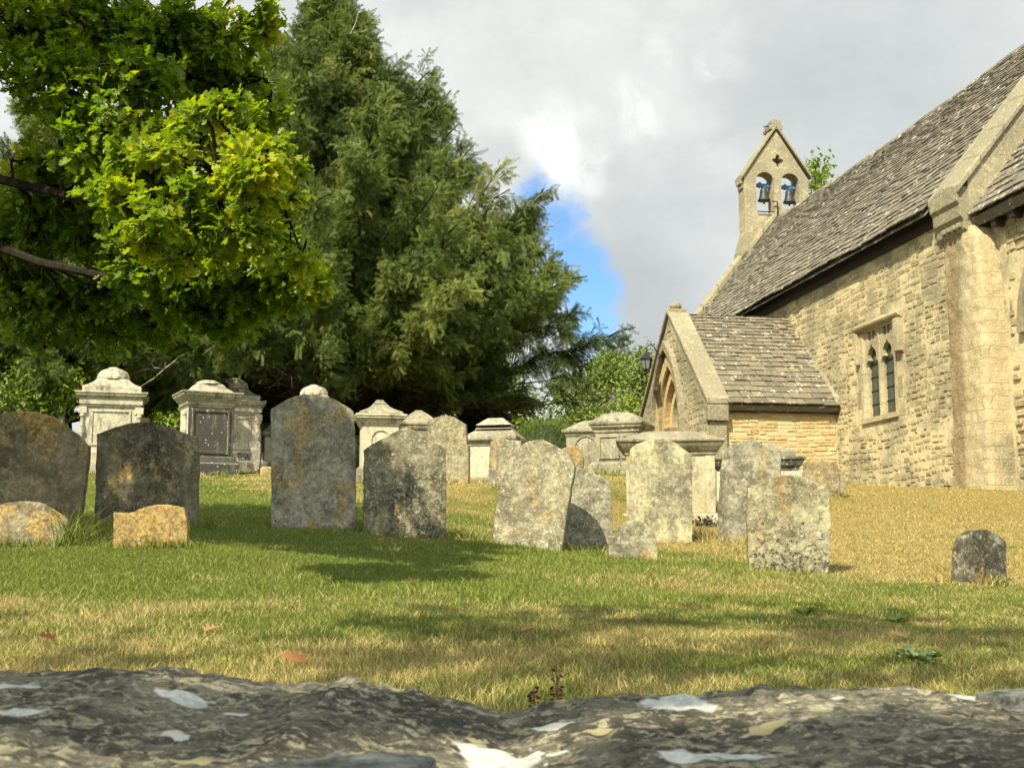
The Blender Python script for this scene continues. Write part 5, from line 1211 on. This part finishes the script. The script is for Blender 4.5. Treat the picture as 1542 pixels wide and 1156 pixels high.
# --- the oak whose boughs hang into the picture ---
M_OAK = leaf_mat('oak_leaves', (.085,.150,.012), (.165,.225,.014), (.33,.34,.018), .52, (1.6,1.7,.5), .3, .42)
OB = Vector((-6.2, 6.6, 0)); OB.z = GZ(OB.x, OB.y)
def oak(base, boughs, label, leaf, dens, name='oak_tree', trunk_top=3.0, tr=.38, group=None, main_limbs=()):
    o = empty(name, base); tag(o, label, 'oak', group); m = MB(); limbs = []
    for path in main_limbs:
        pp_ = [np.array(q) for q in path]; m.tube([tuple(q - np.array(base)) for q in pp_], [.045*(1 - .85*i/(len(pp_) - 1)) for i in range(len(pp_))], 7)
        for q0_, q1_ in zip(pp_, pp_[1:]): limbs += [q0_ + (q1_ - q0_)*f for f in np.linspace(0, 1, 8)]
    limbs = np.array(limbs); st = []; P, D, U, S, TT = [], [], [], [], []
    m.tube([(0,0,-.4),(.05,0,1.0),(0,.1,2.2),(.1,0,trunk_top),(.3,0,trunk_top + 2)], [tr*1.3, tr, tr*.9, tr*.7, tr*.35], 12)
    bz = np.array(base)
    for (c, rad, tint, n, hub) in boughs:
        c = np.array(c) - bz; h_ = np.array(hub) - bz if hub is not None else np.array([.1, 0, trunk_top])
        if hub is None: pass
        else:
            L_ = limbs - bz; h_ = L_[np.argmin(((L_ - c)**2).sum(1))]
        md = (c + h_)/2 + np.array([0, 0, .06]) + rng.normal(size=3)*.05; m.tube([tuple(h_), tuple(md), tuple(c)], [.07 if hub is None else .014, .035 if hub is None else .010, .006], 5)
        u = unit(rng.normal(size=(n, 3))) * (rng.random((n, 1)) ** .42); ends = c + u*np.array(rad)
        for e in ends:
            s0 = c + (e - c)*.15 if rng.random() < .6 else md + (c - md)*rng.random(); tw = unit(e - s0)
            m.tube([tuple(s0), tuple((s0 + e)/2 + rng.normal(size=3)*.03), tuple(e)], [.007, .005, .003], 3)
            k_ = int(rng.integers(6, 11)*dens); f = rng.uniform(.55, 1.05, k_); pp = s0 + (e - s0)*f[:, None] + rng.normal(size=(k_, 3))*.02
            d_ = unit(tw*.7 + rng.normal(size=(k_, 3))*.65 + [0, 0, -.22]); P.append(pp); D.append(d_)
            U.append(unit(rng.normal(size=(k_, 3))*.55 + [-.25, -.25, 1])); S.append(leaf*rng.uniform(.65, 1.2, k_)); TT.append(np.clip(tint + .16*rng.normal() + .10*rng.normal(size=k_), 0, 1))
    P, D, U, S, TT = map(np.concatenate, (P, D, U, S, TT))
    side = np.cross(U, D); X = unit(D); Y_ = unit(side); Z_ = np.cross(X, Y_); v, t = scatter(T_OAK, F_OAK, P, X, Y_, Z_, S)
    np_mesh('crown', v, t, {'tint': np.repeat(TT, len(T_OAK))}, M_OAK, o); m.build('trunk', M_OBARK, o, fix=False); print('oak leaves', len(P)); return o
B = []
def bough(px, py, Y, r_, tint, n, hub):  # tint also paints light: bright for the sunlit spray, dark deeper in
    if Y > 6.5: Y += .5; r_ *= 1.07
    q = at(px, py, Y)
    while abs(q.x + .483*(q.z - .3) + 2.4) < .75 and 8.1 < q.y + .836*(q.z - .3) < 9.7: Y += .25; q = at(px, py, Y)      # the orange footstone stands in the sun
    B.append((q, (r_, r_*.9, r_*.72), tint, n, hub))
H1, H2, H3 = (-4.6, 7.0, 2.3), (-4.4, 8.0, 2.0), (-4.2, 7.9, 3.9)
for _ in range(34):
    x_, y_ = rng.uniform(170, 400), rng.uniform(180, 400)
    if abs((x_ - 300)/115) + abs((y_ - 275)/120) > 1.3: continue
    bough(x_, y_, rng.uniform(6.0, 6.49) if rng.random() < .6 else rng.uniform(6.6, 7.2), rng.uniform(.10, .19), rng.uniform(.55, .95) - .0012*abs(x_ - 330), int(rng.integers(11, 20)), H1)
for x_, y_ in ((415,215),(430,300),(425,345),(440,255),(300,165),(345,160),(195,235),(180,290),(215,365),(260,400),(335,395),(410,390),(470,420),(455,385),(375,175)):
    bough(x_, y_, rng.uniform(6.2, 6.9), .075, rng.uniform(.6, .95), 7, H1)
for a in [          (60,250,6.6,.26,.55,40,H1),(150,200,6.9,.36,.4,70,H1),(210,130,7.0,.36,.35,75,H3),(80,120,6.9,.36,.4,75,H3),(20,40,6.9,.34,.45,60,H3),(140,30,7.1,.38,.4,80,H3),(250,40,7.2,.36,.4,75,H3),(340,60,7.2,.26,.55,50,H3),(385,30,7.1,.16,.7,22,H3),
          (300,110,7.6,.34,.25,75,H3),(370,130,7.5,.24,.4,40,H3),(405,170,7.4,.16,.55,20,H3),(200,60,8.0,.4,.2,80,H3),(90,60,8.2,.4,.2,70,H3),(320,190,7.8,.32,.2,70,H3),(230,230,7.8,.36,.2,80,H2),
          (60,340,7.0,.34,.3,45,H2),(160,350,7.1,.38,.3,75,H2),(120,300,7.8,.36,.2,60,H2),(250,390,7.1,.36,.35,75,H2),(330,400,7.0,.34,.4,75,H2),(400,370,6.9,.26,.5,48,H2),(420,420,7.0,.22,.5,40,H2),(455,440,7.0,.14,.55,18,H2),(470,425,6.9,.08,.75,7,H2),
          (380,440,7.2,.26,.35,50,H2),(290,450,7.3,.32,.25,65,H2),(190,440,7.3,.34,.25,65,H2),(90,440,7.3,.34,.3,55,H2),(20,440,7.1,.3,.35,40,H2),(10,380,7.4,.26,.3,24,H2),(60,480,7.4,.3,.3,36,H2),(240,490,7.5,.26,.25,36,H2),(350,480,7.4,.20,.35,24,H2),(420,390,7.3,.2,.4,26,H2),(410,300,7.0,.18,.55,24,H2),(160,500,7.6,.26,.3,30,H2)]: bough(*a)
for _ in range(24):      # the rest of the crown, up and to the left, out of the frame
    c = None
    while c is None or c[0] + .49*(c[2] - .3) > -1.3 or c[1] + .84*(c[2] - .3) < 9.9: c = (rng.uniform(-7.2, -2.4), rng.uniform(5.0, 9.0), rng.uniform(3.8, 7.0))
    B.append((c, (.85, .85, .6), .45, 85, None))
for _ in range(9):      # and an added layer towards the sun to shade the hanging boughs
    t_ = rng.uniform(1.2, 2.8); q = at(rng.uniform(-20, 380), rng.uniform(0, 420), rng.uniform(7.5, 8.3)); c = np.array(q) + np.array([-.35, -.60, .72])*t_
    if c[2] > .48*c[1] + .75 or q.x < -2.6: B.append((tuple(c), (.5,.5,.36), .45, 46, None))
for c in ((-3.4,7.9,4.5),(-4.4,8.2,2.9),(-5.2,7.6,3.4)): B.append((c, (.6,.55,.4), .45, 75, None))
LM = lambda *q: [(-6.2, 6.6, 2.3), (-5.0, 7.2, q[0])] + [tuple(at(*p)) for p in q[1:]]
oak(OB, B, 'oak with bright yellow-green lobed leaves hanging in from the upper left', .080, 1.75, main_limbs=(
    LM(2.3, (-60,350,7.9), (60,395,7.8), (170,418,7.6), (270,424,7.6), (370,440,7.6), (450,445,7.5)), LM(2.6, (-80,250,7.9), (60,285,7.8), (180,310,7.4), (265,305,7.0), (345,275,6.5), (395,245,6.4)),
    LM(3.2, (-60,120,8.0), (80,105,8.0), (200,90,8.2), (320,100,8.1), (400,120,7.9)), LM(3.8, (-40,20,7.8), (100,-10,7.7), (260,-30,7.7), (390,0,7.6))))

# --- the lane tree behind the lens that shades the near grass and the wall ---
LB = Vector((-3.4, -2.6, -1.4)); B2 = []
for _ in range(42):
    c = None
    while c is None:
        q = np.array([rng.uniform(-7.0, 2.8), rng.uniform(-5.0, 3.4), rng.uniform(4.8, 8.0)])
        gxx, gyy = q[0] + .483*(q[2] + .25), q[1] + .836*(q[2] + .25)      # where its shadow meets the grass
        lim = np.interp(gxx, [-6, -3, -.6, .4, 1.6, 5.0, 8.0], [5.3, 5.8, 6.0, 7.0, 8.0, 8.4, 8.2])
        if gyy < lim - .5 and q[2] > .75*q[1] + 2.0 and gyy > .3: c = q
    B2.append((tuple(c), (.9, .9, .6), .4, 15, None))
oak(LB, B2, 'oak growing beside the lane behind the boundary wall, shading the near grass', .17, 1, trunk_top=4.2, tr=.3)

# --- trees, shrubs and hedges beyond the graves ---
M_LIME = leaf_mat('light_green_leaves', (.095,.15,.02), (.165,.235,.03), (.25,.30,.05), .35, (1.5,1.5,.5)); M_MID = leaf_mat('mid_green_leaves', (.080,.122,.024), (.135,.185,.036), (.20,.235,.06), .3, (1.4,1.4,.5)); M_DKG = leaf_mat('shade_dark_foliage', (.012,.020,.008), (.022,.034,.012), (.035,.05,.018), .1)  # last one is near-black: the yew's shade put into the colour
def gb(px, py, Y):
    p = at(px, py, Y); p.z = GZ(p.x, p.y); return p
def lobes_px(base, Y, L):      # lobes given as (px, py, distance offset, radius px)
    out = []
    for px, py, dy, rp in L:
        q = at(px, py, Y + dy) - base; r_ = rp * Y / F; out.append((q.x, q.y, q.z, r_, r_, r_*.85))
    return out
def bg_tree(label, px, py, Y, L, mat, leaf, per, name='leafy_tree', cat='tree', tr=.2, **kw):
    base = gb(px, py, Y); return leafy_tree(name, label, cat, base, 4, lobes_px(base, Y, L), mat, leaf, per, trunk_r=tr, **kw)
TGP = 'trees beyond the graves'
bg_tree('broad green tree rising behind the rounded hedge, left of the porch', 905, 700, 56, [(850,620,0,34),(880,600,1,36),(860,650,0,30),(835,650,-1,20),(900,570,1,34),(930,560,2,36),(900,640,-1,40),(925,545,2,24),(880,570,1,22),(905,545,2,18),(845,585,0,16)], M_MID, .20, 330, group=TGP)
bg_tree('taller bushy tree close behind the porch gable', 975, 700, 42, [(960,590,0,40),(985,560,1,40),(950,630,-1,36),(1000,610,0,40),(965,560,0,26),(985,545,1,22)], M_MID, .18, 340, group=TGP)
bg_tree('small fresh-green tree with sunlit leaves low beside the porch', 950, 700, 34, [(955,630,0,26),(930,645,0,20),(975,640,0,26),(945,610,0,16)], M_LIME, .15, 420, group=TGP)
bg_tree('light green maple behind the dark clipped dome', 745, 700, 50, [(730,605,0,38),(760,590,0,34),(780,625,0,24),(795,640,0,15),(710,625,0,26),(750,560,1,24),(700,600,1,20),(770,650,0,30)], M_LIME, .24, 300, group=TGP)
bg_tree('pale young ash whose tip shows beside the bell gable above the roof', 1232, 640, 52, [(1226,262,0,8),(1234,285,0,16),(1226,300,0,14),(1244,300,0,13),(1228,250,0,6),(1238,255,0,5),(1222,282,0,11),(1230,340,0,30),(1225,420,0,40)], M_LIME, .26, 300, group=TGP)
bg_tree('bright green bush glowing between the two domed pedestal tombs', 245, 705, 46, [(250,640,0,30),(272,632,0,18),(228,650,0,22),(262,665,0,24),(250,600,1,16),(215,605,0,18),(232,590,1,14)], M_LIME, .20, 700, 'bush', 'bush', .06)
bg_tree('bright bush filling the gap right of the dark stepped tomb', 378, 700, 45, [(378,640,0,16),(390,655,0,14),(370,660,0,16),(395,632,0,8)], M_LIME, .20, 700, 'bush', 'bush', .05)
bg_tree('light green shrub with a thin pale stem left of the domed pedestal tomb', 90, 712, 24.5, [(70,590,0,26),(95,600,0,18),(45,570,0,22),(60,625,0,16),(110,575,0,14),(84,560,1,16)], M_LIME, .11, 1500, 'shrub', 'shrub', .05, bark=M_DEADW)
bg_tree('grey-green shrub at the left edge above the big brown headstone', 5, 715, 23, [(0,600,0,26),(15,625,0,18),(-20,640,0,30),(5,650,0,22)], M_MID, .11, 1500, 'shrub', 'shrub', .05)

def clipped(label, name, cat, px0, px1, pyt, pyb, Y, depth, mat, leaf, n, dome=True):
    base = gb((px0+px1)/2, pyb, Y); hw_ = (px1-px0)/2 * Y/F; h = at(0, pyt, Y).z - base.z; o = empty(name, base); tag(o, label, cat)
    m = MB(); rings = []
    for f, s_ in ((-.06,.94),(.3,.97),(.6,.86),(.8,.66),(.92,.42),(.98,.15)) if dome else ((-.06,.95),(.5,.96),(.84,.95),(.95,.86),(.97,.6)):
        rings.append([(hw_*s_*math.copysign(abs(math.cos(a))**.7, math.cos(a)), depth*s_*math.copysign(abs(math.sin(a))**.7, math.sin(a)), h*f) for a in [2*math.pi*i/28 for i in range(28)]])
    m.loft(rings); core = m.build('branches', M_DKG, o, smooth=True)
    u = unit(rng.normal(size=(n, 3))); u[:, 2] = np.abs(u[:, 2]); q = np.abs(u) ** (.72 if dome else .45) * np.sign(u)
    pos = q * np.array([hw_, depth, h]) * rng.uniform(.93, 1.03, (n, 1)); d_ = unit(u + rng.normal(size=(n, 3))*.7 + [0,0,.2]); X, Y_, Z_ = frame_from(d_, rng.normal(size=(n, 3)))
    v, t = scatter(T_YEW if not mat is M_LIME else T_LEAF, F_YEW if not mat is M_LIME else F_LEAF, pos, X, Y_, Z_, leaf*rng.uniform(.6, 1.3, n))
    np_mesh('crown', v, t, {'tint': np.repeat(rng.random(n), len(v)//n)}, mat, o); return o
clipped('dark clipped dome of yew behind the two-tier chest tomb', 'topiary_dome', 'topiary', 678, 776, 611, 705, 31, 1.1, M_DKG, .14, 5200)
clipped('rounded light green hedge on a mound behind the leaning headstone', 'hedge', 'hedge', 762, 884, 637, 692, 46, 1.6, leaf_mat('hedge_leaves', (.060,.095,.016), (.11,.155,.028), (.16,.20,.05), .25), .17, 6000)
clipped('long dark hedge added as backdrop for the shade beneath the yew boughs', 'hedge', 'hedge', 395, 655, 590, 712, 38, 1.2, M_DKG, .30, 15000, False)  # dark backdrop added for the black shade under the yew

# ------------------------------------------------------------------ small things in the grass
def hit(px, py):
    Y = 2.0
    while Y < 24:
        p = at(px, py, Y)
        if p.z < GZ(p.x, p.y): return Y
        Y += .03
    return Y
M_FALL = [leaf_mat('fallen_orange_leaf', (.40,.17,.06), (.42,.18,.06), (.42,.2,.07), .2), leaf_mat('fallen_tan_leaf', (.48,.30,.16), (.5,.32,.18), (.5,.34,.2), .2), leaf_mat('fallen_brown_leaf', (.22,.09,.04), (.24,.1,.04), (.25,.1,.05), .2)]
def fallen(px, py, Y, size, mi, yaw, label):
    Y = hit(px, py + 6); p = at(px, py, Y); p.z = GZ(p.x, p.y) + .035; me = bpy.data.meshes.new('fallen_leaf')
    cur = T_OAK.copy(); cur[:, 2] = cur[:, 2]*1.6 + .25*np.abs(cur[:, 1]) + .22*(cur[:, 0] - .5)**2; cur[:, 0] -= .5; cur *= size
    me.from_pydata(cur.tolist(), [], F_OAK.tolist()); o = link('fallen_leaf', me, M_FALL[mi], None, p); o.rotation_euler = (R(38), R(8), yaw); tag(o, label, 'leaf', 'fallen leaves on the grass')
fallen(440, 1002, 3.0, .085, 0, .3, 'large orange fallen leaf on the grass just over the wall')
fallen(618, 876, 7.4, .075, 0, 1.2, 'orange leaf on the bright green strip before the speckled dark headstone')
fallen(795, 955, 5.4, .075, 1, 2.2, 'pale orange leaf on the grass below the broad leaning headstone')
fallen(1350, 962, 5.3, .095, 1, .5, 'broad tan leaf on the grass at right, nearest the bluish rosette')
fallen(1157, 973, 5.2, .06, 1, 1.7, 'small tan leaf on the grass below the crusted squat headstone')
fallen(70, 968, 5.0, .075, 2, .9, 'dark red-brown leaf in the grass at the far left')
fallen(318, 955, 5.3, .07, 1, 2.6, 'faded leaf in the dry grass below the orange footstone')
M_DOCK = plain_mat('dock_seeds', (.075,.016,.012), .9); M_STALK = plain_mat('dry_stalk', (.16,.11,.05), .9)
def dock(px, py0, py1, Y, label):
    p = at(px, py1, Y); p.z = GZ(p.x, p.y); top = at(px, py0, Y).z - p.z; o = empty('dock_stalk', p); tag(o, label, 'weed', 'dried dock stalks')
    m = MB(); m.tube([(0,0,-.02),(.004,0,top*.5),(0,0,top)], [.003,.0025,.0015], 5); m.build('stem', M_STALK, o)
    n = 90; z = top*(.45 + .55*rng.random(n)); a_ = rng.random(n)*6.283; rr_ = .008*(1.2 - z/top*.7); pos = np.c_[rr_*np.cos(a_), rr_*np.sin(a_), z]
    X, Y_, Z_ = frame_from(np.c_[np.cos(a_), np.sin(a_), np.full(n, -.4)], rng.normal(size=(n, 3))); v, t = scatter(T_LEAF, F_LEAF, pos, X, Y_, Z_, rng.uniform(.007, .013, n)); np_mesh('seed_head', v, t, {'tint': rng.random(len(v))}, M_DOCK, o)
dock(838, 1002, 1062, 2.6, 'taller dark red dock seed head poking up over the dip in the wall')
dock(804, 1032, 1066, 2.5, 'shorter dark red dock seed head low in the dip of the wall')
p = at(1412, 932, 6.2); p.z = GZ(p.x, p.y); m = MB(); tp = at(1413, 876, 6.2).z - p.z; m.tube([(0,0,-.02),(.006,0,tp*.6),(.0,0,tp)], [.003,.0025,.002], 5); m.lathe([(.001,0),(.006,.006),(.007,.015),(.002,.03)], (0,0,tp), 8)
tag(m.build('grass_stalk', M_STALK, None, p), 'single tall dry stalk standing before the small dark lone headstone', 'weed')
def rosette(px, py, Y, n, L, label, mat):
    Y = hit(px, py); p = at(px, py, Y); p.z = GZ(p.x, p.y) + .01; a_ = np.arange(n)*2.4; el = rng.uniform(.15, 1.0, n); d_ = np.c_[np.cos(a_), np.sin(a_), el]
    X = unit(d_); Y_ = unit(np.cross([0,0,1.0], X)); Z_ = np.cross(X, Y_); v, t = scatter(T_OAK*[1,.7,1.5], F_OAK, np.zeros((n, 3)) + rng.normal(size=(n,3))*.006, X, Y_, Z_, L*rng.uniform(.6, 1.1, n))
    tag(np_mesh('weed_rosette', v, t, {'tint': np.repeat(rng.random(n), len(T_OAK))}, mat, None, p), label, 'weed', 'weeds in the turf')
M_THI = leaf_mat('thistle_leaves', (.08,.125,.05), (.13,.18,.085), (.17,.22,.12), .2); M_DKW = leaf_mat('dark_weed_leaves', (.06,.115,.02), (.09,.15,.025), (.12,.18,.04), .25)
rosette(1385, 1000, 4.4, 16, .10, 'bluish green thistle rosette in the grass near the right end of the wall', M_THI)
rosette(1215, 930, 6.3, 12, .09, 'small dark leafy weed in the shaded grass below the crusted squat headstone', M_DKW)
rosette(1350, 942, 6.0, 14, .10, 'dark green weed patch just behind the broad tan leaf', M_DKW)
# long unmown grass beside the left footstone
for x, y, r_, c, h in [(at(108,815,8.9).x, 8.85, .10, 70, .30), (at(122,812,9.0).x, 9.0, .14, 50, .22), (at(155,800,9.6).x, 9.6, .2, 60, .16), (at(1095,822,12).x, 12.0, .3, 120, .12), (at(1065,810,12.4).x, 12.4, .2, 120, .14), (at(900,835,10.3).x, 10.3, .2, 90, .10), (at(1500,880,9.5).x, 9.5, .12, 90, .10), (at(300,800,10.6).x,10.6,.15,80,.14), (at(690,800,11.2).x,11.2,.3,160,.12)]: TUFTS.append((x, y, r_, c, h))
for _ in range(70):
    x = rng.uniform(-2.4, 1.0); y = rng.uniform(6.6, 8.2); TUFTS.append((x, y, .12, 26, .052))
build_grass()
